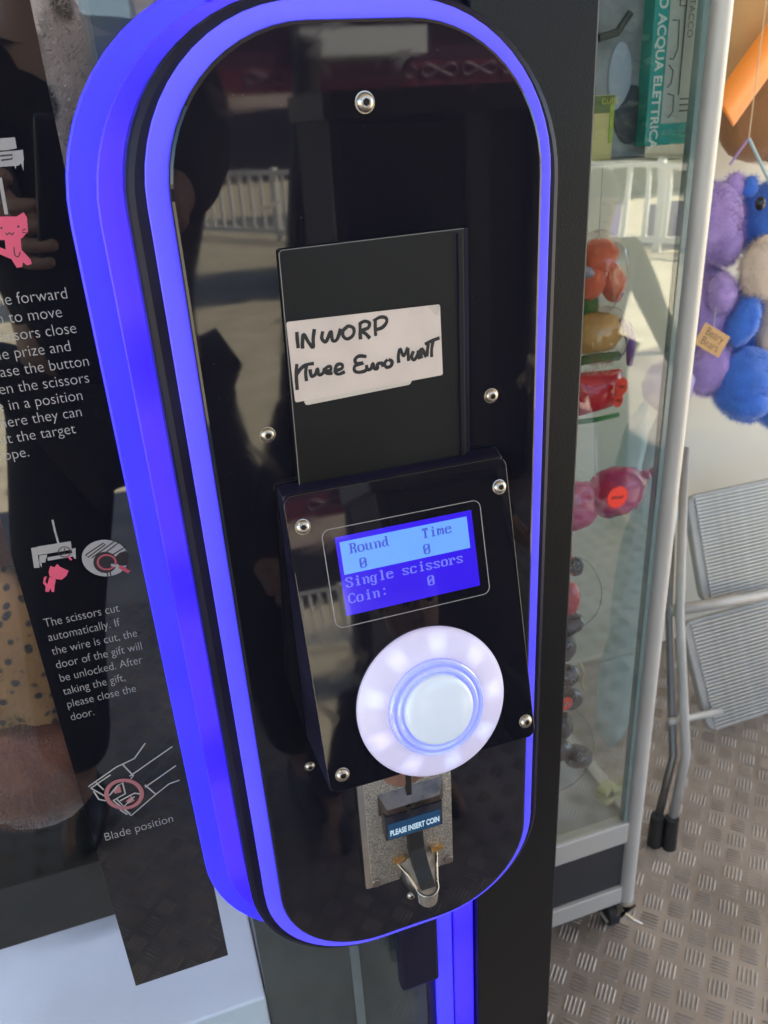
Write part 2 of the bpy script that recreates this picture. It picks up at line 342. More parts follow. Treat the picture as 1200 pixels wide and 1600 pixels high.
def bolt(loc, nrm, parent, s=1.0, rot=0.):
    o = bpy.data.objects.new('bolt', BM); C.link(o); o.location = loc
    q = Vector(nrm).to_track_quat('Z', 'Y') @ Matrix.Rotation(rot, 3, 'Z').to_quaternion()
    o.rotation_mode = 'QUATERNION'; o.rotation_quaternion = q; o.scale = (s, s, s); par(o, parent); return o
for k, (x, z, s) in enumerate(((116.2, 8.8, 1.12), (58.2, -129.8, 1.0), (175, -128.4, 1.0), (58.8, -336, .82), (116.5, -470.5, .82))):
    bolt(W(x / 1000, .3635, z / 1000), (0, -1, 0), fp, s, .4 * k)
# bill plate: matte cover with a thin pale line along its edges
BP = [W(x, .3606, z) for x, z in ((.0722, -.0468), (.1595, -.0452), (.1595, -.172), (.0700, -.172))]
off = Vector((0, .0028, 0))
bp_ = mesh('bill_plate', BP + [v + off for v in BP], [(0, 1, 2, 3), (4, 5, 6, 7), (0, 1, 5, 4), (1, 2, 6, 5), (2, 3, 7, 6), (3, 0, 4, 7)], PLATEM, mach); bevel(bp_, .0005, 2)
g = G(); g.tube([BP[3] + Vector((0, .0000, 0)), BP[0] + Vector((.0001, 0, -.0012)), BP[0] + Vector((.0012, 0, .0001)), BP[1]], .00017, 6)
g.build('pale_edge_line', EDGE, bp_)
g = G().box(W(.1600, .3618, -.172), W(.1622, .3634, -.0455)); g.box(W(.1562, .3596, -.172), W(.1568, .3607, -.047)); g.build('edge_channel', BODY, bp_)
# paper notes, stuck on the plate
PAPER = mat('cream_label_paper', (.56, .47, .42), .55, bump=.08, bscale=60, var=.07, vscale=45, spec=.4)
PAPER2 = mat('cream_label_paper_under', (.50, .44, .38), .55, bump=.08, bscale=60, var=.1, vscale=45, spec=.4)
def zb(zx, zy, Y=.3600): return at(400 + zx / 2.609, 350 + zy / 2.609, Y)
def sheet(pts, y0, th, name, m, **kw):
    g = G(); n = len(pts); vs = [Vector((p.x, W(0, y0, 0).y, p.z)) for p in pts]; vs += [v + Vector((0, th, 0)) for v in vs]
    g.add(vs, [tuple(range(n)), tuple(range(2 * n - 1, n - 1, -1))] + [(k, (k + 1) % n, n + (k + 1) % n, n + k) for k in range(n)]); return g.build(name, m, **kw)
def rounded(pts, r):
    out = []; n = len(pts)
    for i in range(n):
        p0, p1, p2 = Vector(pts[i - 1]), Vector(pts[i]), Vector(pts[(i + 1) % n])
        a = (p0 - p1); b = (p2 - p1); rr_ = min(r, a.length * .45, b.length * .45); a = p1 + a.normalized() * rr_; b = p1 + b.normalized() * rr_
        for k in range(5):
            t = k / 4; out.append(a.lerp(p1, t).lerp(p1.lerp(b, t), t))
    return out
q = [zb(a, b) for a, b in ((196, 725), (205, 740), (630, 655), (640, 630), (300, 600))]
note2 = sheet(rounded([q[0], q[1], q[2], q[3], q[4]], .0012), .36035, .00022, 'paper_label', PAPER2, label='pale label almost wholly covered, its lower edge peeking out beneath the handwritten one', cat='label')
q = [zb(a, b) for a, b in ((123, 400), (750, 327), (762, 615), (160, 728))]
note = sheet(rounded(q, .0012), .35995, .00034, 'paper_label', PAPER, label='handwritten cream label on black plate with marker writing reading INWORP twee Euro', cat='label')
INK = mat('black_marker_ink', (.012, .011, .013), .45)
st = [[(166, 440), (168, 470), (172, 506)], [(190, 508), (189, 480), (194, 450), (214, 482), (232, 502), (233, 465), (238, 428)],
      [(272, 437), (268, 466), (284, 480), (300, 448), (306, 440), (312, 474), (330, 470), (345, 426)],
      [(372, 418), (354, 436), (356, 458), (374, 468), (396, 452), (398, 426), (380, 416), (368, 420)],
      [(424, 404), (424, 436), (426, 470)], [(420, 408), (442, 396), (462, 404), (456, 424), (430, 434), (448, 448), (464, 466)],
      [(486, 394), (486, 424), (488, 456)], [(478, 396), (504, 380), (528, 382), (532, 400), (514, 422), (490, 430)],
      [(166, 570), (164, 620), (168, 676)], [(166, 612), (182, 590), (204, 574), (236, 568)], [(206, 576), (202, 606), (206, 640)],
      [(220, 592), (226, 620), (242, 612), (250, 590), (256, 614), (272, 608), (280, 586)],
      [(284, 602), (304, 594), (302, 580), (286, 586), (286, 606), (312, 608)],
      [(324, 598), (350, 588), (350, 572), (330, 574), (322, 600), (336, 612), (362, 602)],
      [(450, 540), (420, 538), (404, 552), (410, 568), (438, 566), (404, 578), (402, 598), (420, 604), (448, 596), (450, 574)],
      [(450, 574), (454, 592), (468, 590), (476, 568), (482, 588), (494, 588), (496, 570), (514, 568), (518, 582)],
      [(536, 552), (524, 568), (532, 584), (550, 578), (554, 560), (540, 552)],
      [(582, 566), (580, 536), (588, 510), (602, 538), (618, 504), (620, 532), (622, 558)],
      [(642, 518), (634, 540), (644, 554), (658, 534), (662, 514), (664, 536), (668, 550)],
      [(674, 548), (672, 528), (676, 508), (694, 540), (698, 516), (702, 488)],
      [(688, 490), (716, 476), (748, 464)], [(722, 476), (716, 508), (716, 542)]]
g = G(); yk = W(0, .35985, 0).y
for s_ in st:
    pts = catmull([zb(a, b) for a, b in s_], 5); g2 = G(); g2.tube(pts, [.00084 + .00016 * noise.noise(p_ * 400) for p_ in pts], 8)
    g.add([Vector((v.x, yk + (v.y - pts[0].y) * .15, v.z)) for v in g2.v], g2.f)
g.build('handwriting', INK, note, smooth=True)
# curled corner of the label
q = [zb(700, 336), zb(742, 330), zb(738, 374)]
g = G(); fo = [Vector((v.x, W(0, .3597, 0).y, v.z)) for v in q]; fo[1] = fo[1] + Vector((0, -.0012, 0)); g.add(fo, [(0, 1, 2)]); g.build('curled_corner', PAPER2, note)

# control box: wedge whose face leans back
ZT, ZB_, YT, YB = -.1495, -.3075, .3536, .3118
fu = Vector((1, 0, 0)); fd = Vector((0, YB - YT, ZB_ - ZT)).normalized(); fn = fd.cross(fu).normalized()
if fn.y > 0: fn = -fn
FO = W(0, .3536, -.155)
def FP(x, v, h=0.): return FO + fu * (x / 1000) + fd * (v / 1000) + fn * (h / 1000)     # on the face: x mm, v mm down, h mm proud
x0, x1 = 59.5, 178.0; v0, v1 = 3.5, 161.5
def yfix(p, Y): return Vector((p.x, W(0, Y, 0).y, p.z))
a = [FP(x0 + .5, v0, -2.2), FP(x1 - .5, v0, -2.2), FP(x1 - .5, v1, -2.2), FP(x0 + .5, v1, -2.2)]
b = [yfix(a[0], .3634) + Vector((-.001, 0, .003)), yfix(a[1], .3634) + Vector((.0, 0, .003)), yfix(a[2], .3634) + Vector((0, 0, -.002)), yfix(a[3], .3634) + Vector((-.001, 0, -.002))]
boxo = mesh('control_box', a + b, [(0, 1, 2, 3), (0, 1, 5, 4), (1, 2, 6, 5), (2, 3, 7, 6), (3, 0, 4, 7), (4, 5, 6, 7)], BODY, mach); bevel(boxo, .0012, 3)
def facepl(spec, h0, h1, ch=0.):     # rounded plate on the face: (x0,x1,v0,v1,r) mm
    s_ = (spec[0], spec[1], -spec[3], -spec[2], spec[4])
    return plate(s_, -h1, -h0, ch, None, lambda x, y, z: FP(x, -z, -y))
cover = facepl((x0, x1, v0, v1, 5), -2.0, .4, .5).build('acrylic_cover', BLK, boxo, ang=12)
for k, (x, v) in enumerate(((67.2, 19.6), (172.6, 18.9), (67.2, 152.2), (172.8, 151.6))): bolt(FP(x, v, .3), fn, boxo, 1.0, .7 * k + .3)
g = G(); pts = [FP(x, -z, .45) for x, z in rr(75.8, 160.6, -74.2, -23.4, 4)]; pts.append(pts[0]); pts.append(pts[1])
g.tube(pts, .00024, 6, cap=False); g.build('screen_outline', GREYPRINT, boxo, smooth=True)
# display
LCDB = mat('display_blue', (.02, .01, .2), .15, emis=(.028, .004, .86), es=.78 * K, coat=.6)
LCDL = mat('display_lit_block', (.1, .2, .4), .15, emis=(.10, .30, .95), es=.78 * K, coat=.6)
LCDP = mat('display_dark_pixel', (.02, .02, .2), .3, emis=(.03, .03, .50), es=.62 * K)
LCDT = mat('display_light_pixel', (.1, .1, .3), .3, emis=(.16, .22, .95), es=.72 * K)
scr = empty('display_screen', FP(118, 48), None, None); par(scr, mach)
g = facepl((82, 155.4, 28, 68.8, .3), .41, .55); g.build('screen_glass', LCDB, scr)
g = G(); L0, T0, pw, ph = 84.0, 30.8, 68.4 / 128, 33.6 / 64
g.add([FP(L0, T0, .60), FP(L0 + 128 * pw, T0, .60), FP(L0 + 128 * pw, T0 + 32 * ph, .60), FP(L0, T0 + 32 * ph, .60)], [(0, 1, 2, 3)]); g.build('lit_block', LCDL, scr)
FONT = {'R': '0000FC6666667C6C666666E6', 'o': '00000000007CC6C6C6C6C67C', 'u': '0000000000CCCCCCCCCCCC76', 'n': '0000000000DC666666666666', 'd': '00001C0C0C3C6CCCCCCCCC76',
 'T': '00007E7E5A1818181818183C', 'i': '000018180038181818181 83C'.replace(' ', ''), 'm': '0000000000ECFED6D6D6D6C6', 'e': '00000000007CC6FEC0C0C67C', '0': '00007CC6C6CEDEF6E6C6C67C',
 'S': '00007CC6C660380C06C6C67C', 'g': '000000000076CCCCCCCCCC7C0CCC78', 'l': '00003818181818181818183C', 's': '00000000007CC660380CC67C', 'c': '00000000007CC6C0C0C0C67C',
 'r': '0000000000DC7666606060F0', 'C': '00003C66C2C0C0C0C0C2663C', ':': '000000001818000000181800'}
def lcd(txt, col, row, m, name='screen_text'):
    g = G()
    for ci, ch in enumerate(txt):
        if ch == ' ': continue
        h = FONT[ch]
        for ri in range(len(h) // 2):
            byte = int(h[ri * 2:ri * 2 + 2], 16)
            for bt in range(8):
                if byte >> (7 - bt) & 1:
                    X = L0 + ((col + ci) * 8 + bt) * pw; V = T0 + (row * 16 + ri + 1) * ph; e_ = .06
                    g.add([FP(X + e_ * pw, V + e_ * ph, .68), FP(X + pw * (1 - e_), V + e_ * ph, .68), FP(X + pw * (1 - e_), V + ph * (1 - e_), .68), FP(X + e_ * pw, V + ph * (1 - e_), .68)], [(0, 1, 2, 3)])
    g.build(name, m, scr)
lcd('Round    Time', 1, 0, LCDP); lcd('0', 2, 1, LCDP); lcd('0', 10, 1, LCDP)
lcd('Single scissors', 0, 2, LCDT); lcd('Coin:', 0, 3, LCDT); lcd('0', 10, 3, LCDT)
# push button: frosted sloping ring with ten diodes behind it, clear collar, white cap
def dome_mat():
    m = mat('frosted_button_ring', (.55, .52, .60), .35, emis=(1, 1, 1), es=1.); t = m.node_tree; b = t.nodes['Principled BSDF']; L = t.links.new; tc = t.nodes['Texture Coordinate']
    sp = N(t, 'ShaderNodeSeparateXYZ'); L(tc.outputs['Object'], sp.inputs[0])
    an = N(t, 'ShaderNodeMath', op='ARCTAN2'); L(sp.outputs[1], an.inputs[0]); L(sp.outputs[0], an.inputs[1])
    m5 = N(t, 'ShaderNodeMath', op='MULTIPLY', i1=9.); L(an.outputs[0], m5.inputs[0]); co = N(t, 'ShaderNodeMath', op='COSINE'); L(m5.outputs[0], co.inputs[0])
    ad = N(t, 'ShaderNodeMapRange', i1=-.2, i2=1., i3=0., i4=1.); ad.interpolation_type = 'SMOOTHSTEP'; L(co.outputs[0], ad.inputs[0])
    cb = N(t, 'ShaderNodeCombineXYZ'); L(sp.outputs[0], cb.inputs[0]); L(sp.outputs[1], cb.inputs[1])
    ln = N(t, 'ShaderNodeVectorMath', op='LENGTH'); L(cb.outputs[0], ln.inputs[0])
    s1 = N(t, 'ShaderNodeMath', op='SUBTRACT', i1=.0335); L(ln.outputs['Value'], s1.inputs[0]); ab = N(t, 'ShaderNodeMath', op='ABSOLUTE'); L(s1.outputs[0], ab.inputs[0])
    rd = N(t, 'ShaderNodeMapRange', i1=0., i2=.0085, i3=1., i4=0.); rd.interpolation_type = 'SMOOTHSTEP'; L(ab.outputs[0], rd.inputs[0])
    pr = N(t, 'ShaderNodeMath', op='MULTIPLY'); L(ad.outputs[0], pr.inputs[0]); L(rd.outputs[0], pr.inputs[1])
    nz = N(t, 'ShaderNodeTexNoise'); nz.inputs['Scale'].default_value = 28; L(tc.outputs['Object'], nz.inputs['Vector'])
    cr = t.nodes.new('ShaderNodeMix'); cr.data_type = 'RGBA'; cr.inputs[6].default_value = (.50, .42, .85, 1); cr.inputs[7].default_value = (.36, .42, .85, 1)
    r3 = N(t, 'ShaderNodeMapRange', i1=.4, i2=.6, i3=0., i4=1.); L(nz.outputs['Fac'], r3.inputs[0]); L(r3.outputs[0], cr.inputs[0])
    mx = t.nodes.new('ShaderNodeMix'); mx.data_type = 'RGBA'; mx.inputs[6].default_value = (.16, .135, .30, 1); L(pr.outputs[0], mx.inputs[0]); L(cr.outputs[2], mx.inputs[7])
    L(mx.outputs[2], b.inputs['Emission Color']); b.inputs['Emission Strength'].default_value = K * .85; return m
BTN = empty('push_button', FP(120.3, 125.5, .4)); par(BTN, mach)
def dn(prof, name, m, n=64, ang=30, cx=120.3, cv=125.5):
    rot = Matrix(((fu.x, -fd.x, fn.x), (fu.y, -fd.y, fn.y), (fu.z, -fd.z, fn.z))).to_4x4()
    g = G().lathe([(a / 1000, b_ / 1000) for a, b_ in prof], n); o = g.build(name, m, None, ang=ang)
    o.rotation_mode = 'QUATERNION'; o.rotation_quaternion = rot.to_quaternion(); o.location = FP(cx, cv, .4); par(o, BTN); return o
dn([(41.2, 0), (41.4, 1.2), (40.6, 2.6), (38.5, 3.6), (32, 6.0), (27.5, 7.3), (26.2, 7.4), (26.2, 2)], 'lamp_ring', dome_mat(), 96, 60)
CLR = mat('clear_collar', (.35, .38, .62), .08, emis=(.22, .26, .85), es=.62 * K, coat=1.)
dn([(26.0, 3), (26.0, 9.6), (25.2, 10.6), (24.0, 10.2), (23.5, 8.6), (22.8, 8.4), (22.3, 10.8), (21.4, 11.6), (20.3, 11.2), (19.7, 9.0), (19.2, 8.6), (19.2, 2)], 'collar', CLR, 64, 25)
CAPM = mat('white_lit_cap', (.5, .53, .56), .3, emis=(.50, .60, .85), es=.36 * K, coat=.3)
dn([(18.6, 3), (18.7, 12.2), (18.2, 13.2), (16.5, 14.0), (12, 14.8), (6, 15.2), (.01, 15.3)], 'button_cap', CAPM, 64, 60)

# coin acceptor
def zinc():
    m = mat('pebbled_zinc', (.40, .37, .33), .42, .9); t = m.node_tree; b = t.nodes['Principled BSDF']; L = t.links.new; tc = t.nodes['Texture Coordinate']
    v = N(t, 'ShaderNodeTexNoise'); v.inputs['Scale'].default_value = 1300; v.inputs['Detail'].default_value = 2; L(tc.outputs['Object'], v.inputs['Vector'])
    bp = N(t, 'ShaderNodeBump'); bp.inputs['Strength'].default_value = .9; bp.inputs['Distance'].default_value = .0008; L(v.outputs['Fac'], bp.inputs['Height']); L(bp.outputs[0], b.inputs['Normal'])
    cr = t.nodes.new('ShaderNodeValToRGB'); cr.color_ramp.elements[0].position = .4; cr.color_ramp.elements[0].color = (.24, .225, .21, 1); cr.color_ramp.elements[1].position = .62; cr.color_ramp.elements[1].color = (.5, .47, .42, 1)
    L(v.outputs['Fac'], cr.inputs[0]); L(cr.outputs[0], b.inputs['Base Color']); return m
ZINC = zinc(); CHROME = mat('worn_chrome', (.66, .62, .55), .14, 1., bump=.08, bscale=300, var=.12, vscale=60); BRASS = mat('brass_edge', (.75, .5, .24), .25, 1., bump=.1, bscale=400)
DKBR = mat('dark_bronze_face', (.12, .09, .075), .3, .85, var=.5, vscale=90); SLOT = mat('slot_black', (.008, .008, .009), .5)
ca = empty('coin_acceptor', W(.116, .36, -.39)); par(ca, mach)
plate(S(84.5, 145.5, -446, -318, 2.0), .3588, .3634, .0005).build('rim', CHROME, ca, ang=40)
plate(S(88.5, 145.2, -444.5, -320, 1.2), .3574, .3590, .0006).build('face_plate', ZINC, ca, ang=40)
# round copper reject button, top, split by the slot
rotY = Matrix.Rotation(R(90), 4, 'X')
def disc(x, z, y, r, h, name, m, parent, n=32):
    g = G().lathe([(r, 0), (r, h * .7), (r * .9, h), (.00001, h)], n, Matrix.Translation(W(x, y, z)) @ rotY); return g.build(name, m, parent, ang=40)
disc(.116, -.347, .3574, .0175, .0022, 'reject_button', mat('copper_button', (.42, .24, .18), .3, .8, var=.3, vscale=80), ca)
g = G().box(W(.1145, .3545, -.376), W(.1178, .3573, -.325)); g.build('coin_slot', SLOT, ca)
# slanted housing above the caption
hv = [W(.0965, .3574, -.367), W(.1395, .3574, -.367), W(.1395, .3574, -.384), W(.0965, .3574, -.384), W(.1005, .3518, -.376), W(.1350, .3518, -.376), W(.1350, .3512, -.382), W(.1005, .3512, -.382)]
mesh('slot_housing', hv, [(4, 5, 6, 7), (0, 1, 5, 4), (1, 2, 6, 5), (2, 3, 7, 6), (3, 0, 4, 7), (0, 1, 2, 3)], DKBR, ca)
g = G().box(W(.1125, .3500, -.383), W(.1155, .3516, -.376)); g.build('slot_notch', SLOT, ca)
plate(S(98.2, 136.0, -400.0, -380.0, .8), .3505, .3573, .0005).build('caption_frame', mat('caption_frame', (.012, .012, .02), .25, coat=.5), ca, ang=40)
plate(S(99.8, 134.6, -398.7, -386.2, .4), .3501, .3506).build('caption_plate', mat('caption_blue', (.01, .05, .11), .25, emis=(.008, .05, .13), es=.2 * K), ca)
def text(body, loc, size, m, parent, name='printed_text', sx=1., align='LEFT', ext=.00005, rot=(R(90), 0, 0), bold=0.):
    cu = bpy.data.curves.new(name, 'FONT'); cu.body = body; cu.size = size; cu.align_x = align; cu.extrude = ext; cu.offset = bold or -size * .012; cu.space_line = 1.
    t = bpy.data.objects.new(name, cu); C.link(t); bpy.context.view_layer.update()
    me = bpy.data.meshes.new_from_object(t); bpy.data.objects.remove(t)
    for p in me.vertices: p.co.x *= sx
    me.materials.clear(); me.materials.append(m); o = bpy.data.objects.new(name, me); C.link(o); o.location = loc; o.rotation_euler = rot
    if parent: par(o, parent)
    return o
text('PLEASE INSERT COIN', W(.1172, .34995, -.3957), .0062, mat('caption_white', (.45, .55, .62), .4, emis=(.35, .5, .6), es=.5 * K), ca, sx=.56, align='CENTER', bold=.0002)
# black coin channel running down into the chrome lip
pts = [W(.1180, .3520, -.399), W(.1185, .3515, -.416), W(.1195, .3470, -.427), W(.1203, .3430, -.4345), W(.1205, .3385, -.4375)]
g = G()
for p_ in pts:
    g.v += [p_ + Vector((-.0048, 0, 0)), p_ + Vector((.0048, 0, 0)), p_ + Vector((.0048, .007, -.002)), p_ + Vector((-.0048, .007, -.002))]
for i in range(len(pts) - 1):
    for k in range(4): g.f.append((i * 4 + k, i * 4 + (k + 1) % 4, i * 4 + 4 + (k + 1) % 4, i * 4 + 4 + k)); g.i.append(0)
g.f += [(0, 1, 2, 3), (16, 17, 18, 19)]; g.i += [0, 0]
g.build('coin_channel', SLOT, ca)
# chrome lip: U-shaped wall tapering from the plate to a rounded nose
top = []; bot = []; n = 12
Lx, Rx, zb0 = .1065, .1325, -.4265
outline = [(Lx, .3570, zb0), (.1110, .3490, -.4310)]
for k in range(n + 1):
    a_ = R(180 + 180 * k / n); outline.append((.1202 + .0060 * math.cos(a_), .3410 + .0060 * math.sin(a_), -.4370 - .0015 * math.sin(-a_)))
outline += [(.1292, .3490, -.4310), (Rx, .3570, zb0)]
g = G(); m_ = len(outline)
top = [W(*p_) for p_ in outline]; bot = [W(p_[0] * .96 + .0048, p_[1] + .0005, p_[2] - (.0100 if 1 < i < m_ - 2 else .013)) for i, p_ in enumerate(outline)]
g.add(top + bot, [(k, k + 1, m_ + k + 1, m_ + k) for k in range(m_ - 1)] + [tuple(range(m_, 2 * m_))])
gf = G(); tf = [W(p_[0] * .985 + .0018, p_[1] + .0004, p_[2] - .0016) for p_ in outline]; gf.add(tf, [tuple(range(len(tf)))]); gf.build('lip_floor', mat('worn_lip_floor', (.46, .41, .35), .45, .35, var=.3, vscale=120), ca)
lip = g.build('coin_lip', CHROME, ca, ang=35); so_ = lip.modifiers.new('solid', 'SOLIDIFY'); so_.thickness = .0017; so_.offset = 1; bevel(lip, .0003, 2)
for x_, z_ in ((.1030, -.4235), (.1290, -.4235)):
    g = G().box(W(x_, .3545, z_ - .0035), W(x_ + .0085, .3574, z_ + .0005)); g.box(W(x_, .3538, z_ - .0015), W(x_ + .0085, .3545, z_ - .0006)); o = g.build('lip_clamp', BRASS, ca); bevel(o, .0003)
for x_ in (.0915, .1415): disc(x_, -.4405, .3573, .0032, .0010, 'corner_screw', mat('dull_screw', (.25, .2, .17), .35, .8), ca, 20)

# ------------------------------------------------------------------ instruction poster on the glass
g = G().box(W(-.0752, .4232, -.5462), W(-.0088, .4239, .54)); poster = g.build('instruction_poster', POSTER, label='narrow glossy black instruction poster with grey text stuck on the machine window', cat='poster')
yp = .42315
def ptxt(lines, x, zs, size, m=WHITEPRINT, sx=.93):
    for l, z in zip(lines, zs): text(l, W(x, yp, z), size, m, poster, sx=sx, ext=.00004)
ptxt(['Push the forward', 'button to move', 'the scissors close', 'to the prize and', 'release the button', 'when the scissors', 'are in a position', 'where they can', 'cut the target', 'rope.'], -.0690, [-.0668 - .00835 * k for k in range(10)], .0079, sx=.90)
ptxt(['The scissors cut', 'automatically. If', 'the wire is cut, the', 'door of the gift will', 'be unlocked. After', 'taking the gift,', 'please close the', 'door.'], -.0690, [-.2415 - .0094 * k for k in range(8)], .0079, GREYPRINT, sx=.78)
ptxt(['Blade position'], -.0690, [-.4055], .0096, GREYPRINT, sx=.80)
def zp(k, a, b, y=yp):                       # three enlarged views of the photograph used as rulers
    if k == 1: return at(a / 2.667, b / 2.667, y)
    if k == 2: return at(a / 3, 750 + b / 3, y)
    return at(a / 2.667, 1150 + b / 2.667, y)
LY = [yp]
def poly(k, pts, m, name='printed_shape'):
    LY[0] -= .000012; g = G(); y_ = W(0, LY[0], 0).y; vs = [zp(k, a, b) for a, b in pts]; vs = [Vector((v.x, y_, v.z)) for v in vs]; g.add(vs, [tuple(range(len(vs)))]); return g.build(name, m, poster)
def line(k, pts, wd, m, name='printed_line', sm=False):
    g = G(); LY[0] -= .000006; y_ = W(0, LY[0], 0).y; pp = [zp(k, a, b) for a, b in pts]; pp = catmull(pp, 4) if sm else pp
    g2 = G().tube(pp, wd, 6); g.add([Vector((v.x, y_ + (v.y - pp[0].y) * .12, v.z)) for v in g2.v], g2.f); return g.build(name, m, poster)
def ring_(k, c, rx, ry, n=28, a0=0, a1=360, sk=0.): return [(c[0] + rx * math.cos(R(a0 + (a1 - a0) * i / n)), c[1] + ry * math.sin(R(a0 + (a1 - a0) * i / n)) + sk * rx * math.cos(R(a0 + (a1 - a0) * i / n))) for i in range(n + 1)]
poly(1, [(-60, 580), (62, 572), (70, 618), (-60, 640)], GREYPRINT); poly(1, [(-60, 640), (95, 624), (100, 668), (78, 690), (-60, 700)], GREYPRINT)
poly(1, [(55, 682), (68, 680), (66, 706)], GREYPRINT); poly(1, [(84, 668), (98, 665), (98, 712)], GREYPRINT); line(1, [(-40, 632), (60, 626)], .0003, BLACKPRINT); line(1, [(0, 650), (52, 645), (50, 662), (5, 668)], .0004, BLACKPRINT)
line(1, [(0, 740), (14, 820), (27, 893)], .0009, GREYPRINT)
poly(1, [(-40, 905), (-30, 880), (0, 902), (70, 902), (98, 884), (112, 905), (117, 965), (92, 992), (70, 1000), (-10, 1000), (-40, 975)], PINKPRINT)
poly(1, [(20, 998), (86, 994), (90, 1040), (128, 1082), (132, 1100), (112, 1106), (96, 1092), (92, 1112), (70, 1116), (48, 1080), (0, 1060), (-30, 1040), (-20, 1022), (24, 1040)], PINKPRINT)
line(1, [(24, 970), (30, 978), (40, 970), (50, 978), (58, 968)], .0003, BLACKPRINT, sm=True); poly(1, ring_(1, (6, 950), 5, 5, 10), BLACKPRINT); poly(1, ring_(1, (76, 944), 5, 5, 10), BLACKPRINT)
line(1, [(92, 960), (108, 954)], .00025, BLACKPRINT); line(1, [(92, 968), (110, 970)], .00025, BLACKPRINT); line(1, [(58, 1030), (62, 1062), (76, 1070), (84, 1050)], .0003, BLACKPRINT, sm=True)
# second picture
poly(2, [(145, 318), (172, 314), (186, 410), (160, 412)], GREYPRINT); poly(2, [(172, 312), (332, 286), (336, 326), (178, 352)], GREYPRINT)
poly(2, [(184, 354), (222, 348), (212, 386), (184, 388)], GREYPRINT); poly(2, [(222, 362), (350, 340), (354, 356), (224, 378)], GREYPRINT)
poly(2, [(334, 322), (354, 318), (356, 370), (346, 366)], GREYPRINT); poly(2, [(168, 392), (178, 390), (180, 414)], GREYPRINT); poly(2, [(184, 390), (196, 388), (196, 410)], GREYPRINT)
line(2, [(246, 186), (258, 240), (274, 296)], .0006, GREYPRINT); line(2, ring_(2, (302, 336), 28, 24), .0003, BLACKPRINT); line(2, [(302, 318), (302, 338), (312, 345), (292, 345)], .0003, BLACKPRINT); line(2, [(318, 356), (335, 374)], .0006, PINKPRINT)
poly(2, [(228, 428), (236, 402), (256, 408), (268, 392), (282, 406), (322, 424), (312, 448), (290, 466), (252, 462), (232, 448)], PINKPRINT)
poly(2, [(232, 452), (262, 466), (256, 496), (254, 524), (242, 524), (238, 506), (228, 524), (212, 522), (214, 498), (202, 482), (206, 454), (220, 450), (212, 476), (222, 488)], PINKPRINT)
poly(2, ring_(2, (493, 365), 110, 86, sk=.02), GREYPRINT); 
for s_ in ([(402, 350), (412, 362), (495, 300), (485, 294), (402, 350)], [(430, 364), (540, 284)], [(440, 380), (560, 290)], [(455, 392), (590, 312)]): line(2, s_, .0004, BLACKPRINT)
poly(2, [(560, 340), (590, 330), (604, 350), (600, 400), (560, 400), (528, 372)], BLACKPRINT); poly(2, ring_(2, (493, 385), 56, 50), BLACKPRINT); line(2, ring_(2, (500, 384), 42, 34), .0006, mat('dull_red_print', (.35, .06, .08), .5)); line(2, [(520, 396), (556, 404), (540, 416), (556, 404)], .0009, GREYPRINT); line(2, [(560, 404), (606, 430)], .0012, mat('red_print', (.4, .05, .08), .5))
line(2, [(500, 420), (505, 450)], .0004, BLACKPRINT); line(2, [(514, 420), (520, 448)], .0004, BLACKPRINT)
# third picture
WL = mat('pale_line_print', (.34, .32, .31), .5); RL = mat('faded_red_print', (.34, .12, .13), .5)
for s_ in ([(605, 28), (560, 92), (484, 128), (368, 210), (378, 216), (460, 160)], [(512, 118), (556, 164), (545, 176)], [(718, 42), (540, 166)], [(732, 122), (604, 212)], [(748, 182), (704, 198), (648, 242), (546, 330), (476, 270)], [(604, 202), (650, 242)], [(380, 216), (436, 248)], [(390, 228), (412, 262), (440, 268)], [(500, 305), (530, 325)], [(400, 192), (432, 222)]):
    line(3, s_, .00055, WL)
line(3, ring_(3, (517, 240), 74, 58), .0015, RL)
for s_ in ([(455, 246), (490, 205), (510, 192), (522, 238), (470, 268)], [(500, 268), (560, 236), (590, 240)], [(488, 262), (516, 292), (560, 250)]): line(3, s_, .0006, WL)
poly(3, [(470, 222), (500, 205), (506, 232), (478, 238)], RL); poly(3, [(524, 270), (548, 246), (560, 268), (535, 280)], RL)
line(3, [(475, 268), (545, 322)], .0003, WL); 

# ------------------------------------------------------------------ plush toys (fur strands are one mass per toy)
def fur(parts, m, parent, n, ln, fat=.09):
    g = G()
    tot = sum(r[0] * r[2] + r[0] * r[1] + r[1] * r[2] for c, r, mm in parts)
    for c, r, mm in parts:
        k = int(n * (r[0] * r[2] + r[0] * r[1] + r[1] * r[2]) / tot)
        for _ in range(k):
            u = Vector((random.gauss(0, 1), random.gauss(0, 1), random.gauss(0, 1))).normalized()
            v = Vector((u.x * r[0], u.y * r[1], u.z * r[2])); nr = Vector((u.x / r[0], u.y / r[1], u.z / r[2])).normalized()
            if mm is not None: v = mm @ v; nr = mm @ nr
            b_ = Vector(c) + v * .985; d = (nr + Vector((random.uniform(-.5, .5), random.uniform(-.5, .5), random.uniform(-.9, .3)))).normalized() * ln * random.uniform(.6, 1.2)
            s_ = d.cross(Vector((random.random(), random.random(), random.random()))).normalized() * ln * fat
            g.add([b_ - s_, b_ + s_, b_ + d], [(0, 1, 2)])
    return g.build('fur', m, parent, kind='stuff')
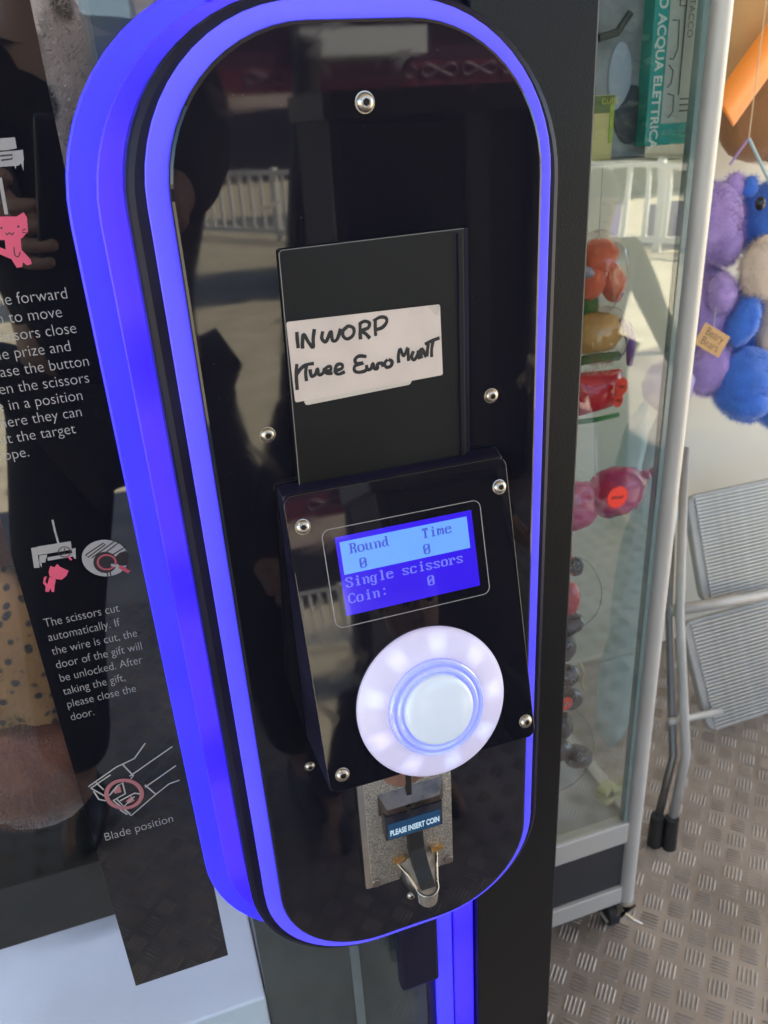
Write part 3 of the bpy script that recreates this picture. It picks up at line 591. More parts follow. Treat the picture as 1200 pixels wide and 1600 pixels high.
def plush(name, loc, label, spec, furm, ln=.007, nf=5000, cat='plush toy', group=None):
    t = empty(name, loc, label, cat, group); fp_ = {}
    for i, (nm, px, py, Y, rx, ry, rz, rot, m) in enumerate(spec):
        c = at(px, py, Y); s_ = dep(px, py, Y); r_ = (rx * s_, ry * s_, rz * s_)
        mm = Matrix.Rotation(R(rot), 3, 'Y') if rot else None
        g = G().ell((0, 0, 0), r_, mm, 16, .14 if nm not in ('eye', 'nose') else 0, 0, i * 3.1)
        o = g.build(nm, m, None, smooth=True); o.location = c; par(o, t)
        if nm not in ('eye', 'nose'): fp_.setdefault(m.name, (m, []))[1].append((c, r_, mm))
    for m, ps in fp_.values(): fur(ps, m, t, int(nf * len(ps) / len(spec)), ln, .035)
    return t
TAN = mat('tan_fur', (.42, .30, .20), .95, sheen=.5, bump=.5, bscale=300)
LEO = spots('leopard_fur', (.27, .20, .19), (.02, .018, .02), 42, .38, stretch=(1.3, 1, .9)); LEO2 = spots('golden_spotted_fur', (.27, .125, .045), (.03, .02, .02), 105, .33)
RUST = mat('rust_brown_fur', (.13, .04, .022), .95, sheen=.3, bump=.6, bscale=160, var=.25, vscale=20)
EYE = mat('black_eye', (.01, .01, .01), .08)
strm = mat('nylon_string', (.5, .5, .5), .4)
def string(a, b, m=strm, r=.0007, parent=None, nm='hanging_string', **kw): return G().tube([a, b], r, 6).build(nm, m, parent, **kw)
t = plush('spotted_plush', at(170, 200, .58), 'big grey-tan plush toy with dark spots behind the glass above the poster',
      [('body', 165, 190, .60, 190, 120, 330, 12, LEO), ('head', 190, -230, .62, 130, 100, 120, 0, LEO), ('leg', 120, 470, .60, 60, 60, 130, 8, LEO)], LEO, .007, 90000)
string(W(.0, .62, .30), W(.0, .62, .548), parent=t)
t = plush('spotted_plush', at(10, 1050, .58), 'golden plush toy with small black spots and rust brown rump at lower left window',
      [('body', 10, 1010, .60, 120, 100, 190, -14, LEO2), ('rump', 50, 1185, .58, 110, 90, 108, 20, RUST), ('shoulder', -40, 800, .62, 110, 90, 150, 0, RUST)], LEO2, .007, 26000)
string(at(-40, 700, .62), W(at(-40, 700, .62).x, .62, .548), parent=t)
# an orange ribbon end behind the glass at the top
g = G(); q0 = at(196, -40, .50); q1 = at(192, 28, .50)
g.box((q0.x - .008, q0.y - .001, q1.z), (q0.x + .008, q0.y, 2.148)); g.build('orange_ribbon', mat('orange_ribbon', (.8, .14, .05), .5), label='short orange ribbon hanging behind the window above the blue flange', cat='ribbon')

# ------------------------------------------------------------------ the showcase on the right
show = empty('glass_showcase', W(.45, 1.0, -1.3), 'glass showcase with pale grey metal frame on castors beside the machine', 'showcase')
ALU = mat('pale_grey_frame_paint', (.55, .52, .47), .42, .15, bump=.06, bscale=200, var=.05, vscale=10)
XP, YP = .657, .823
def pole(x, y, z0=-1.245, z1=.75): 
    o = G().tube([W(x, y, z0), W(x, y, z1)], .0145, 24).build('corner_pole', ALU, show, ang=40)
for x, y in ((XP, YP), (XP, YP + .40), (XP - .62, YP), (XP - .62, YP + .40)): pole(x, y)
def rail(a, b): bevel(G().box(a, b).build('rail', ALU, show), .0025, 3)
for (za, zb_) in ((-1.243, -1.205), (-1.098, -1.054), (.40, .43)):
    rail(W(XP - .605, YP - .011, za), W(XP - .0145, YP + .011, zb_)); rail(W(XP - .605, YP + .389, za), W(XP - .0145, YP + .411, zb_))
    rail(W(XP - .011, YP + .0145, za), W(XP + .011, YP + .386, zb_)); rail(W(XP - .631, YP + .0145, za), W(XP - .609, YP + .386, zb_))
CHAR = mat('charcoal_base_panel', (.035, .037, .042), .5, bump=.1, bscale=80)
for a, b in ((W(XP - .605, YP - .004, -1.2045), W(XP - .0148, YP + .002, -1.0985)), (W(XP - .003, YP + .0148, -1.2045), W(XP + .003, YP + .385, -1.0985))): G().box(a, b).build('base_panel', CHAR, show)
G().box(W(XP - .605, YP + .012, -1.075), W(XP - .012, YP + .388, -1.060)).build('deck', mat('grey_deck', (.36, .36, .37), .45, var=.08, vscale=12), show)
G().box(W(XP - .605, YP - .006, -1.052), W(XP - .017, YP - .001, .398)).build('glass_pane', SHOWGLASS, show)
G().box(W(XP + .001, YP + .017, -1.052), W(XP + .005, YP + .385, .398)).build('glass_pane', SHOWGLASS, show)
# green edge strip of the front pane next to the pole
G().box(W(XP - .0235, YP - .0075, -1.052), W(XP - .0170, YP + .004, .398)).build('glass_edge', mat('glass_edge_green', (.14, .21, .20), .15, coat=1.), show)
G().box(W(XP - .0166, YP - .0045, -1.052), W(XP - .0148, YP + .004, .398)).build('gasket', mat('grey_gasket', (.12, .13, .13), .6), show)
SHELF = mat('glass_shelf', (.3, .36, .33), .12)
# castors
RUB = mat('dark_rubber', (.02, .018, .018), .6); ZN = mat('castor_zinc', (.62, .58, .52), .25, 1., bump=.1, bscale=200)
for x, y in ((XP, YP), (XP, YP + .40), (XP - .62, YP), (XP - .62, YP + .40)):
    cs = empty('castor', W(x, y, -1.3)); par(cs, show)
    G().lathe([(.019, 0), (.019, .004), (.012, .008), (.008, .012)], 20, Matrix.Translation(W(x, y, -1.2455)) @ Matrix.Rotation(R(180), 4, 'X')).build('swivel_plate', ZN, cs, ang=40)
    wm = Matrix.Translation(W(x - .026, y + .005, -1.278)) @ Matrix.Rotation(R(90), 4, 'Y')
    g = G().lathe([(.006, -.011), (.019, -.011), (.022, -.008), (.022, .008), (.019, .011), (.006, .011)], 28, wm); g.build('wheel', RUB, cs, ang=40)
    g = G()
    for s_ in (-1, 1): g.add([W(x - .026 + s_ * .0135, y + .012, -1.285), W(x - .026 + s_ * .0135, y - .010, -1.285), W(x + s_ * .012, y - .018, -1.254), W(x + s_ * .012, y + .018, -1.254)], [(0, 1, 2, 3)])
    o = g.build('fork', ZN, cs); sm = o.modifiers.new('s', 'SOLIDIFY'); sm.thickness = .002
    g = G().tube([W(x - .006, y - .014, -1.270), W(x + .004, y - .026, -1.277), W(x + .016, y - .034, -1.283)], [.0035, .0035, .0028], 8); g.build('brake_lever', ZN, cs)
# goods inside: positions from the photograph, just behind the front pane
YI = YP + .045
def quadbox(px0, py0, px1, py1, Y, th, name, m, parent=None, rot=0, **kw):
    a_ = at(px0, py0, Y); b_ = at(px1, py1, Y); c_ = (a_ + b_) / 2; hw = abs(b_.x - a_.x) / 2; hh = abs(b_.z - a_.z) / 2
    g = G().box((-hw, 0, -hh), (hw, th, hh)); o = g.build(name, m, None, **kw); o.location = c_; o.rotation_euler = (0, R(rot), 0); par(o, parent); bevel(o, .0008); return o, hw, hh, c_
TEAL = mat('teal_card', (.02, .36, .33), .4); CARD = mat('white_card', (.52, .54, .52), .4); 
YB1 = YP + .03
bxc = at(1058, 105, YB1); bh = abs(at(1058, -60, YB1).z - at(1058, 225, YB1).z); bw = abs(at(1016, 105, YB1).x - at(1098, 105, YB1).x)
b1 = G().box((bxc.x - bw / 2, bxc.y, at(1058, 225, YB1).z), (bxc.x + bw / 2, bxc.y + .05, at(1058, 225, YB1).z + bh * 1.5)).build('toy_box', TEAL, label='teal and white water pistol box standing at the top right inside the showcase', cat='toy box')
bevel(b1, .001)
bz0 = at(1058, 225, YB1).z; bxl = bxc.x - bw / 2; yf = bxc.y
G().box((bxl + bw * .27, yf - .0008, bz0 + .022), (bxl + bw * .985, yf - .0001, bz0 + bh * 1.48)).build('white_panel', CARD, b1)
text('PISTOLA AD ACQUA ELETTRICA', Vector((bxl + bw * .075, yf - .0006, bz0 + .215)), .0150, mat('white_lettering', (.7, .75, .72), .5), b1, rot=(R(90), R(90), 0), sx=1.0, bold=.0004)
text('ATTACCO', Vector((bxl + bw * .62, yf - .0013, bz0 + .155)), .0105, mat('dark_lettering', (.06, .06, .07), .5), b1, rot=(R(90), R(90), 0))
text('AUTO SHOT', Vector((bxl + bw * .30, yf - .0006, bz0 + .010)), .007, mat('pale_lettering', (.4, .6, .58), .5), b1)
def L3(pts, r, m, parent, name='printed_line'):
    return G().tube([Vector((bxl + a * bw, yf - .0012, bz0 + b * .01)) for a, b in pts], r, 5).build(name, m, parent)
DL = mat('dark_line', (.07, .08, .08), .5)
for s_ in ([(.56, 5), (.56, 19), (.90, 19.3), (.90, 5)], [(.62, 19), (.62, 22)], [(.72, 19), (.72, 26)], [(.56, 17), (.44, 17), (.44, 13.5), (.56, 13.5)], [(.48, 18), (.48, 14)], [(.33, 12.2), (.45, 12.2), (.47, 9.5), (.40, 8.5), (.33, 8.6)], [(.33, 8), (.42, 7.4), (.40, 6.2), (.33, 5.8)], [(.35, 5.2), (.47, 5), (.48, 3.4), (.40, 2.8)], [(.60, 4.6), (.86, 4.6)], [(.60, 4), (.86, 4)], [(.60, 3.4), (.86, 3.4)]): L3(s_, .0007, DL, b1)
# box behind left with picture
BP2 = mat('grey_blue_box_print', (.22, .23, .26), .4, var=.5, vscale=18)
b2, hw, hh, c_ = quadbox(928, -90, 1008, 242, YP + .05, .06, 'toy_box', BP2, label='grey toy box with dark camera-like picture beside the teal box', cat='toy box')
o = G().ell((0, 0, 0), (.022, .003, .030)).build('printed_shape', mat('dark_picture', (.03, .035, .06), .4), None, smooth=True); o.location = at(985, 180, YP + .0495); par(o, b2)
o = G().ell((0, 0, 0), (.015, .003, .034)).build('printed_shape', mat('pale_picture', (.35, .40, .5), .4), None, smooth=True); o.location = at(968, 120, YP + .0492); par(o, b2)
g = G().tube([at(935, 60, YP + .049), at(965, 50, YP + .049), at(985, 20, YP + .049)], .004, 8); g.build('printed_shape', mat('dark_picture2', (.04, .04, .05), .4), b2)
b3, hw, hh, c_ = quadbox(915, 150, 955, 248, YP + .035, .02, 'toy_box', mat('yellow_card', (.62, .52, .22), .5), label='small yellow and green box at the left edge of the showcase top', cat='toy box')
G().box((c_.x - hw * .9, c_.y - .0006, c_.z + hh * .45), (c_.x + hw * .99, c_.y - .0001, c_.z + hh * .98)).build('printed_panel', mat('green_card', (.12, .16, .05), .5), b3)
G().box((c_.x + hw * .7, c_.y - .0009, c_.z - hh * .5), (c_.x + hw * .98, c_.y - .0002, c_.z + hh * .7)).build('printed_panel', mat('lime_card', (.35, .45, .06), .5), b3)
text('CUBE', Vector((c_.x + hw * .05, c_.y - .0012, c_.z + hh * .72)), .009, mat('yellow_letter', (.75, .65, .05), .5), b3)
# glass shelf holding the boxes (below it things hang)
G().box(W(XP - .60, YP + .012, at(1000, 246, YP).z - CAM.z - .006), W(XP - .012, YP + .386, at(1000, 246, YP).z - CAM.z - .001)).build('shelf', SHOWGLASS, show)
# back of the shelf area: dark curtain board so the boxes do not float before the wall
# hanging bags
def bag_mat(): return glass_mat('clear_bag', (.95, .93, .93), 1.5)
ORANGE = mat('coral_plush', (.78, .13, .05), .8, sheen=.4, bump=.3, bscale=60, var=.15, vscale=20); GRN = mat('green_plush', (.04, .20, .04), .8, sheen=.3)
NY = YP + .03
t = plush('flower_plush', at(930, 430, NY), 'coral red flower-like plush toy with green leaf, topmost of the hanging toys', [('petal', 935, 400, NY, 34, 22, 26, 0, ORANGE), ('petal', 920, 440, NY, 26, 22, 28, 0, ORANGE), ('petal', 956, 440, NY, 20, 20, 34, -18, ORANGE), ('leaf', 915, 480, NY + .01, 22, 14, 22, 0, GRN), ('sepal', 916, 425, NY - .01, 14, 10, 8, 20, mat('white_plush', (.5, .48, .6), .8))], ORANGE, .003, 3000)
g = G().ell(at(935, 425, NY), (46 * dep(938, 424, NY), .034, 62 * dep(938, 424, NY)), None, 16, .16, 0, 5.); g.build('clear_bag', bag_mat(), t, smooth=True)
string(at(935, 390, NY), Vector((at(935, 390, NY).x, at(935, 390, NY).y, at(1000, 246, YP).z - .006)), parent=t)
BUN = mat('bread_tan', (.66, .36, .11), .7, bump=.3, bscale=30, var=.22, vscale=22)
t = plush('bread_plush', at(930, 520, NY), 'tan bread-shaped soft toy wrapped in clear bag with purple stripe', [('bun', 930, 520, NY, 50, 26, 32, 4, BUN)], BUN, .002, 1200)
g = G().ell(at(938, 524, NY), (50 * dep(938, 524, NY), .032, 46 * dep(938, 524, NY)), None, 16, .12); g.build('clear_bag', bag_mat(), t, smooth=True)
g = G().tube([at(972, 498, NY - .01), at(986, 530, NY - .015), at(984, 570, NY - .01)], [.006, .007, .004], 8); g.build('purple_stripe', mat('purple_film', (.30, .16, .42), .4), t, smooth=True)
string(at(935, 490, NY), at(935, 462, NY), parent=t)
REDP = mat('red_film_pack', (.62, .02, .035), .25, bump=.6, bscale=35, var=.3, vscale=25, coat=.4)
t = empty('red_package', at(925, 610, NY), 'shiny red package with green lower edge and neon orange star stickers', 'package')
g = G(); nx, nz_ = 10, 10
for j in range(nz_ + 1):
    for i in range(nx + 1):
        u, v = i / nx, j / nz_; p_ = at(885 + 90 * u - 12 * v * u, 585 - 10 * u + (72 - 14 * u) * v, NY); bul = .022 * (math.sin(math.pi * u) * math.sin(math.pi * v)) ** .5 + .002 * noise.noise(Vector((u * 4, v * 4, 0)))
        g.v.append(p_ + Vector((0, -bul, 0)))
for j in range(nz_):
    for i in range(nx): a_ = j * (nx + 1) + i; g.f.append((a_, a_ + 1, a_ + nx + 2, a_ + nx + 1)); g.i.append(0)
o = g.build('wrapper', REDP, t, smooth=True); sm = o.modifiers.new('s', 'SOLIDIFY'); sm.thickness = .004; sm.offset = 1
g = G().tube([at(885, 662, NY), at(930, 656, NY), at(966, 648, NY)], .0035, 8); g.build('green_hem', GRN, t, smooth=True)
text('BURGER TIME', at(902, 588, NY - .004), .0085, mat('grey_letter', (.30, .10, .10), .5), t, rot=(R(90), R(-8), 0))
g = G().tube([at(900, 566, NY - .004), at(925, 560, NY - .008), at(966, 556, NY - .004)], .006, 8); g.build('lettuce', mat('salad_green', (.10, .18, .06), .7, var=.5, vscale=60), t, smooth=True)
NEON = mat('neon_red_paper', (.95, .045, .02), .5, emis=(1, .03, .01), es=.0)
def star(px, py, Y, r, parent, n=16, sq=1.0):
    g = G(); c = at(px, py, Y); vs = [c + Vector((math.cos(k * math.pi / n) * r * sq * (1 if k % 2 else .82), 0, math.sin(k * math.pi / n) * r * (1 if k % 2 else .82))) for k in range(2 * n)]
    g.add(vs + [v + Vector((0, .0008, 0)) for v in vs], [tuple(range(2 * n)), tuple(range(4 * n - 1, 2 * n - 1, -1))] + [(k, (k + 1) % (2 * n), 2 * n + (k + 1) % (2 * n), 2 * n + k) for k in range(2 * n)])
    o = g.build('price_sticker', NEON, parent)
    g = G(); 
    for dz in (-.001, .001): g.tube([c + Vector((-r * .55 * sq, -.0006, dz)), c + Vector((-r * .2, -.0006, dz + .001)), c + Vector((r * .1, -.0006, dz - .001)), c + Vector((r * .5 * sq, -.0006, dz))], .0004, 5)
    g.build('sticker_mark', BLACKPRINT, parent); return o
star(972, 604, NY - .028, .0125, t, sq=.75); star(966, 626, NY - .027, .0095, t, sq=.8)
string(at(930, 560, NY), at(930, 550, NY), parent=t)
# magenta inflatable
MAG = mat('magenta_vinyl', (.55, .035, .16), .22, coat=.5, bump=.1, bscale=30, var=.12, vscale=14)
t = plush('magenta_toy', at(930, 770, NY), 'magenta bulbous vinyl toy with round neon sticker, hanging mid showcase', [('body', 962, 768, NY, 52, 34, 40, -8, MAG), ('body_end', 900, 790, NY + .004, 40, 26, 40, 10, MAG), ('knot', 1008, 742, NY, 9, 9, 8, 0, MAG), ('knot', 1024, 736, NY, 12, 8, 7, -20, MAG), ('neck', 886, 745, NY, 12, 12, 26, 0, MAG)], MAG, .0005, 10)
star(965, 777, NY - .046, .0165, t, 22)
string(at(930, 745, NY), at(930, 664, NY), parent=t)
REDV = mat('red_vinyl', (.55, .015, .05), .12, coat=.8)
t = plush('red_balloon', at(890, 920, NY), 'glossy red balloon-like toy below the magenta one, half hidden by the machine', [('bulb', 888, 935, NY, 18, 20, 30, 0, REDV), ('tail', 884, 870, NY, 10, 10, 34, 0, REDV)], REDV, .0005, 10)
string(at(884, 860, NY), at(886, 800, NY), parent=t)
NAVY = mat('dark_navy_vinyl', (.010, .012, .03), .2, coat=.2, bump=.3, bscale=50)
t = plush('bead_chain', at(885, 1080, NY), 'chain of glossy navy bulbs with one neon sticker, hanging low in the showcase', [('bulb', 900, 885, NY - .01, 12, 12, 16, 0, NAVY), ('bulb', 892, 975, NY, 22, 18, 14, -25, NAVY), ('bulb', 882, 1010, NY, 18, 18, 26, 0, NAVY), ('bulb', 888, 1055, NY, 18, 16, 18, 0, NAVY), ('bulb', 890, 1092, NY, 20, 18, 18, 0, NAVY), ('bulb', 880, 1135, NY, 15, 14, 26, 0, NAVY), ('bulb', 903, 1182, NY, 24, 20, 18, 12, NAVY), ('bulb', 872, 1172, NY, 22, 18, 18, 0, NAVY)], NAVY, .0005, 10)
star(884, 1100, NY - .024, .0125, t); 
g = G()
for (px, py) in ((900, 880), (890, 1008), (880, 1018), (882, 1060), (895, 1062), (898, 1088), (905, 1178), (892, 1190), (912, 1186), (886, 1100)):
    c = at(px, py, NY - .027); g.tube([c + Vector((-.003, 0, -.003)), c + Vector((.0, 0, .003)), c + Vector((.004, 0, -.002))], .0006, 5)
g.build('pale_lettering', mat('pale_mark', (.4, .45, .55), .4), t)
LOOP = mat('dark_wire', (.06, .08, .07), .3)
g = G().tube(catmull([at(a_, b_, NY - .005) for a_, b_ in ((905, 870), (925, 885), (940, 920), (934, 955), (912, 978), (890, 990))], 6), .00045, 6); g.build('wire_loop', LOOP, t)
g = G().tube(catmull([at(a_, b_, NY - .005) for a_, b_ in ((895, 1105), (918, 1130), (928, 1165), (918, 1200), (895, 1225), (868, 1238))], 6), .00045, 6); g.build('wire_loop', LOOP, t)
string(at(884, 960, NY), at(886, 935, NY), parent=t)
# pale crumpled gold chain
g = G().tube(catmull([at(a_, b_, NY - .02) for a_, b_ in ((905, 1035), (912, 1050), (908, 1065), (914, 1080))], 5), .002, 6); g.build('cord_tassel', mat('gold_cord', (.45, .38, .22), .5), t, smooth=True)
# sponge-like block on the deck
dz = W(0, 0, -1.060).z
t = empty('foam_block', at(958, 1240, YP + .05), 'pale yellow foam block lying on the showcase deck', 'foam block')
dk = ray(958, 1255); kk = (-1.060) / dk.z; pc = W(dk.x * kk, dk.y * kk, -1.060)
YEL = mat('pale_yellow_foam', (.52, .50, .27), .8, bump=.4, bscale=120, var=.15, vscale=40)
for k, (dx, dy, zz, s_, an) in enumerate(((0, 0, 0, 1, 12), (-.004, .006, .0125, .8, 28), (.012, -.006, .0125, .55, -10))):
    g = G().box((-.021 * s_, -.013 * s_, 0), (.021 * s_, .013 * s_, .012)); o = g.build('foam_slab', YEL, None); o.location = pc + Vector((dx, dy + .012, zz)); o.rotation_euler = (0, 0, R(an)); par(o, t); bevel(o, .003, 3)
# made-up pale blue plush with lavender head, in place of a mirrored figure
PB = mat('pale_blue_fleece', (.36, .50, .52), .95, sheen=.4, bump=.5, bscale=90, var=.12, vscale=14); LAV = mat('lavender_fleece', (.30, .27, .52), .95, sheen=.4, bump=.4, bscale=90)
YQ = 1.04
t = plush('stand_in_plush', at(1000, 900, YQ), 'tall pale blue made-up plush with lavender head, standing in for a reflection in the showcase glass',
  [('head', 1044, 602, YQ, 40, 36, 40, 0, LAV), ('body', 1000, 915, YQ + .02, 38, 40, 225, 6, PB), ('leg', 968, 1060, YQ + .01, 32, 34, 130, 6, PB), ('arm', 984, 720, YQ, 17, 24, 90, 10, PB), ('arm', 1020, 740, YQ - .01, 17, 22, 100, 4, PB)], PB, .004, 14000)
string(at(1044, 600, YQ), Vector((at(1044, 600, YQ).x, at(1044, 600, YQ).y, 2.95)), parent=t)

# ------------------------------------------------------------------ right background: bears, hanging cloth, step ladder
BLU = mat('royal_blue_fur', (.05, .17, .62), .95, sheen=.5, bump=1., bscale=70, var=.2, vscale=18); PUR = mat('lilac_fur', (.43, .29, .62), .95, sheen=.5, bump=.6, bscale=150, var=.15, vscale=18)
BEI = mat('beige_fur', (.68, .54, .42), .95, sheen=.5, bump=.5, bscale=150, var=.1, vscale=18)
YBr = 1.25
bear = plush('blue_bear', at(1190, 480, YBr), 'royal blue plush bear with beige muzzle hanging beside the lilac bear', [
  ('head', 1205, 345, YBr, 55, 50, 58, 0, BLU), ('ear', 1172, 292, YBr, 14, 9, 16, 0, BLU), ('muzzle', 1196, 418, YBr - .05, 44, 26, 48, 10, BEI), ('body', 1200, 490, YBr + .01, 60, 50, 90, 0, BLU),
  ('belly', 1212, 500, YBr - .035, 32, 24, 60, 0, BEI), ('arm', 1162, 500, YBr - .045, 24, 24, 42, 12, BLU), ('leg', 1160, 595, YBr - .05, 48, 44, 52, 12, BLU), ('leg', 1222, 620, YBr - .04, 44, 40, 50, 0, BLU), ('foot', 1165, 628, YBr - .07, 38, 34, 30, 10, BLU)], BLU, .011, 26000)
for (px, py) in ((1188, 318), (1226, 316)):
    o = G().ell((0, 0, 0), (.0095, .008, .0115)).build('eye', EYE, None, smooth=True); o.location = at(px, py, YBr - .062); par(o, bear)
lb = plush('lilac_bear', at(1120, 430, YBr), 'lilac plush bear with kraft paper tag, half hidden by the showcase pole', [
  ('head', 1110, 350, YBr + .02, 50, 44, 60, 0, PUR), ('ear', 1148, 292, YBr + .01, 18, 12, 20, 0, PUR), ('cheek', 1135, 380, YBr - .005, 24, 24, 34, 0, PUR), ('body', 1100, 500, YBr + .02, 44, 40, 80, 0, PUR), ('arm', 1128, 458, YBr - .03, 22, 20, 32, -8, PUR), ('leg', 1108, 575, YBr - .02, 36, 34, 42, 10, PUR)], PUR, .011, 18000)
KR = mat('kraft_card', (.58, .34, .14), .7, var=.08, vscale=60)
c = at(1113, 532, YBr - .09); rot = R(38); tg = empty('paper_tag', c, 'kraft paper swing tag tied to the lilac bear', 'tag')
g = G().box((-.034, -.0006, -.020), (.032, .0006, .020)); o = g.build('card', KR, None); o.location = c; o.rotation_euler = (0, R(30), 0); par(o, tg); bevel(o, .0005)
for l, dz_ in (('Beary', .003), ('Bears', -.014)):
    cc = c + Matrix.Rotation(R(30), 3, 'Y') @ Vector((-.024, -.0009, dz_)); text(l, cc, .020, mat('brown_lettering', (.10, .06, .04), .6), tg, rot=(R(90), R(30), 0))
string(c + Vector((0, .0, .01)), at(1120, 470, YBr - .03), parent=tg)
hk = at(1170, 216, YBr - .02)
G().tube([at(1140, 258, YBr - .01), hk], .0022, 8).build('lilac_cord', mat('lilac_cord', (.38, .24, .5), .6), lb); G().tube([hk, at(1205, 290, YBr - .03)], .003, 8).build('pale_cord', mat('pale_teal_cord', (.4, .52, .52), .6), bear)
string(hk, Vector((hk.x, hk.y, 2.95)), mat('gold_thread', (.7, .5, .3), .4), .0009, parent=bear)
# big tan plush hung high with an orange ribbon
TANP = mat('sand_fur', (.62, .36, .15), .95, sheen=.4, bump=.4, bscale=120, var=.08, vscale=8); BRN = mat('brown_fur', (.30, .14, .055), .95, sheen=.2, bump=.4, bscale=120, var=.15, vscale=10)
YC = 1.38
bt = plush('tan_plush', at(1200, 80, YC), 'huge sand brown plush bear hanging at the top right under the canopy', [('body', 1225, 30, YC, 135, 60, 140, 0, TANP), ('lap', 1215, 170, YC - .01, 110, 60, 80, 0, BRN)], TANP, .006, 9000)
g = G(); pts = catmull([at(a_, b_, YC - .105) for a_, b_ in ((1130, 175), (1165, 125), (1205, 70), (1260, 0))], 6)
for p_ in pts: g.v += [p_ + Vector((-.02, 0, .024)), p_ + Vector((.02, -.003, -.024))]
for i in range(len(pts) - 1): g.f.append((2 * i, 2 * i + 1, 2 * i + 3, 2 * i + 2)); g.i.append(0)
o = g.build('orange_ribbon', mat('orange_satin', (.95, .28, .02), .45, sheen=.3), bt, smooth=True); sm = o.modifiers.new('s', 'SOLIDIFY'); sm.thickness = .003
string(W(1.05, YC, .3), Vector((W(1.05, YC, 0).x, W(0, YC, 0).y, 2.95)), parent=bt)
# step ladder folded against the wall
lad = empty('step_ladder', W(.83, .92, -1.3), 'folded aluminium step ladder with ribbed treads leaning behind the showcase', 'step ladder')
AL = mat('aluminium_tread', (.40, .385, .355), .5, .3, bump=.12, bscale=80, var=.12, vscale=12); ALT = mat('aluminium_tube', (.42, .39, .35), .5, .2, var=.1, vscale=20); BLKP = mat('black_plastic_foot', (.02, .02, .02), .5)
RIB = None
def tread(corners, n_ribs):
    # corners as seen: TL, TR(beyond frame), BR, BL on a plane leaning back
    TL, TR, BR, BL = corners; dx = (TR - TL); dv = (BL - TL); nn = dx.cross(dv).normalized()
    if nn.y > 0: nn = -nn
    t_ = empty('tread', TL); par(t_, lad)
    g = G(); pts = rounded([TL, TR, BR, BL], .03); n = len(pts); g.add([p_ for p_ in pts] + [p_ - nn * .018 for p_ in pts], [tuple(range(n)), tuple(range(2 * n - 1, n - 1, -1))] + [(k, (k + 1) % n, n + (k + 1) % n, n + k) for k in range(n)])
    o = g.build('tread_plate', AL, t_); bevel(o, .004, 2)
    L_ = dx.length; ux = dx.normalized(); uv = dv.normalized()
    g = G().box((-.5, -.0042, -.0020), (.5, .0013, .0020)); src = g.build('rib', mat('worn_rib', (.50, .475, .43), .4, .3, var=.15, vscale=15)); me = src.data; bpy.data.objects.remove(src)
    for k in range(n_ribs):
        f_ = (k + 1.2) / (n_ribs + 1.4); a_ = TL.lerp(BL, f_) + ux * .018; b_ = TR.lerp(BR, f_) - ux * .018
        o = bpy.data.objects.new('rib', me); C.link(o); d_ = (b_ - a_); X = d_.normalized(); Z = -uv; Y = Z.cross(X).normalized(); Z = X.cross(Y)
        o.rotation_mode = 'QUATERNION'; o.rotation_quaternion = Matrix((X, Y, Z)).transposed().to_quaternion(); o.scale = (d_.length, 1, 1); o.location = (a_ + b_) / 2 + nn * .0008; par(o, t_)
YS = 1.15
def lp(px, py, Y): return at(px, py, Y)
A = [lp(1072, 776, YS + .10), None, None, lp(1100, 946, YS + .02)]; ex = Vector((.38, .015, -.01)); tread([A[0], A[0] + ex, A[3] + ex * .93, A[3]], 30)
A = [lp(1066, 974, YS + .02), None, None, lp(1108, 1146, YS - .06)]; tread([A[0], A[0] + ex, A[3] + ex * .93, A[3]], 30)
ft = W(.829, .925, -1.3)
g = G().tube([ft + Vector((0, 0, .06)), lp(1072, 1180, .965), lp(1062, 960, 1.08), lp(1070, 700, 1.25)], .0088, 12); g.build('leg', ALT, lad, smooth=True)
g = G().tube([ft + Vector((-.022, .015, .06)), lp(1052, 1180, .985), lp(1046, 960, 1.10), lp(1052, 700, 1.26)], .0080, 12); g.build('leg', mat('dark_steel_leg', (.20, .18, .16), .35, .7), lad, smooth=True)  # left leg in a darker, more metallic steel
for dxy in (Vector((0, 0, 0)), Vector((-.022, .015, 0))): g = G().tube([ft + dxy, ft + dxy + Vector((0, 0, .075))], [.0145, .0130], 14); g.build('rubber_foot', BLKP, lad, ang=40)
ft2 = ft + Vector((.44, .02, 0)); g = G().tube([ft2 + Vector((0, 0, .06)), ft2 + Vector((0, .30, .85))], .0105, 12); g.build('leg', ALT, lad, smooth=True); g = G().tube([ft2, ft2 + Vector((0, 0, .07))], .014, 14); g.build('rubber_foot', BLKP, lad)
g = G().tube([lp(1046, 1128, 1.00), lp(1125, 1112, 1.10)], .008, 10); g.build('brace', ALT, lad, smooth=True)
g = G().tube([lp(1046, 955, 1.10), lp(1230, 925, 1.15)], .012, 10); g.build('brace', ALT, lad, smooth=True)

# ------------------------------------------------------------------ behind the lens, seen in the glossy surfaces
RAILM = mat('white_rail_paint', (.78, .76, .7), .45)
fence = empty('picket_railing', (4.5, -10, 0), 'white picket railing across the sunlit paving, seen mirrored in the glass', 'railing')
PA, PB2 = Vector((1.6, -15.2, 0)), Vector((8.6, -3.4, 0)); d = (PB2 - PA); LN = d.length; d.normalize(); q = Vector((-d.y, d.x, 0)); ang_ = math.atan2(d.y, d.x)
for z_ in (.98, .10):
    g = G().box((0, -.03, z_), (LN, .03, z_ + .07)); o = g.build('rail', RAILM, None); o.location = PA; o.rotation_euler = (0, 0, ang_); par(o, fence)
g = G().box((-.028, -.018, .17), (.028, .018, .98)); src = g.build('picket', RAILM); me = src.data; bpy.data.objects.remove(src)
for k in range(int(LN / .26)):
    o = bpy.data.objects.new('picket', me); C.link(o); o.location = PA + d * (.13 + k * .26); o.rotation_euler = (0, 0, ang_); par(o, fence)
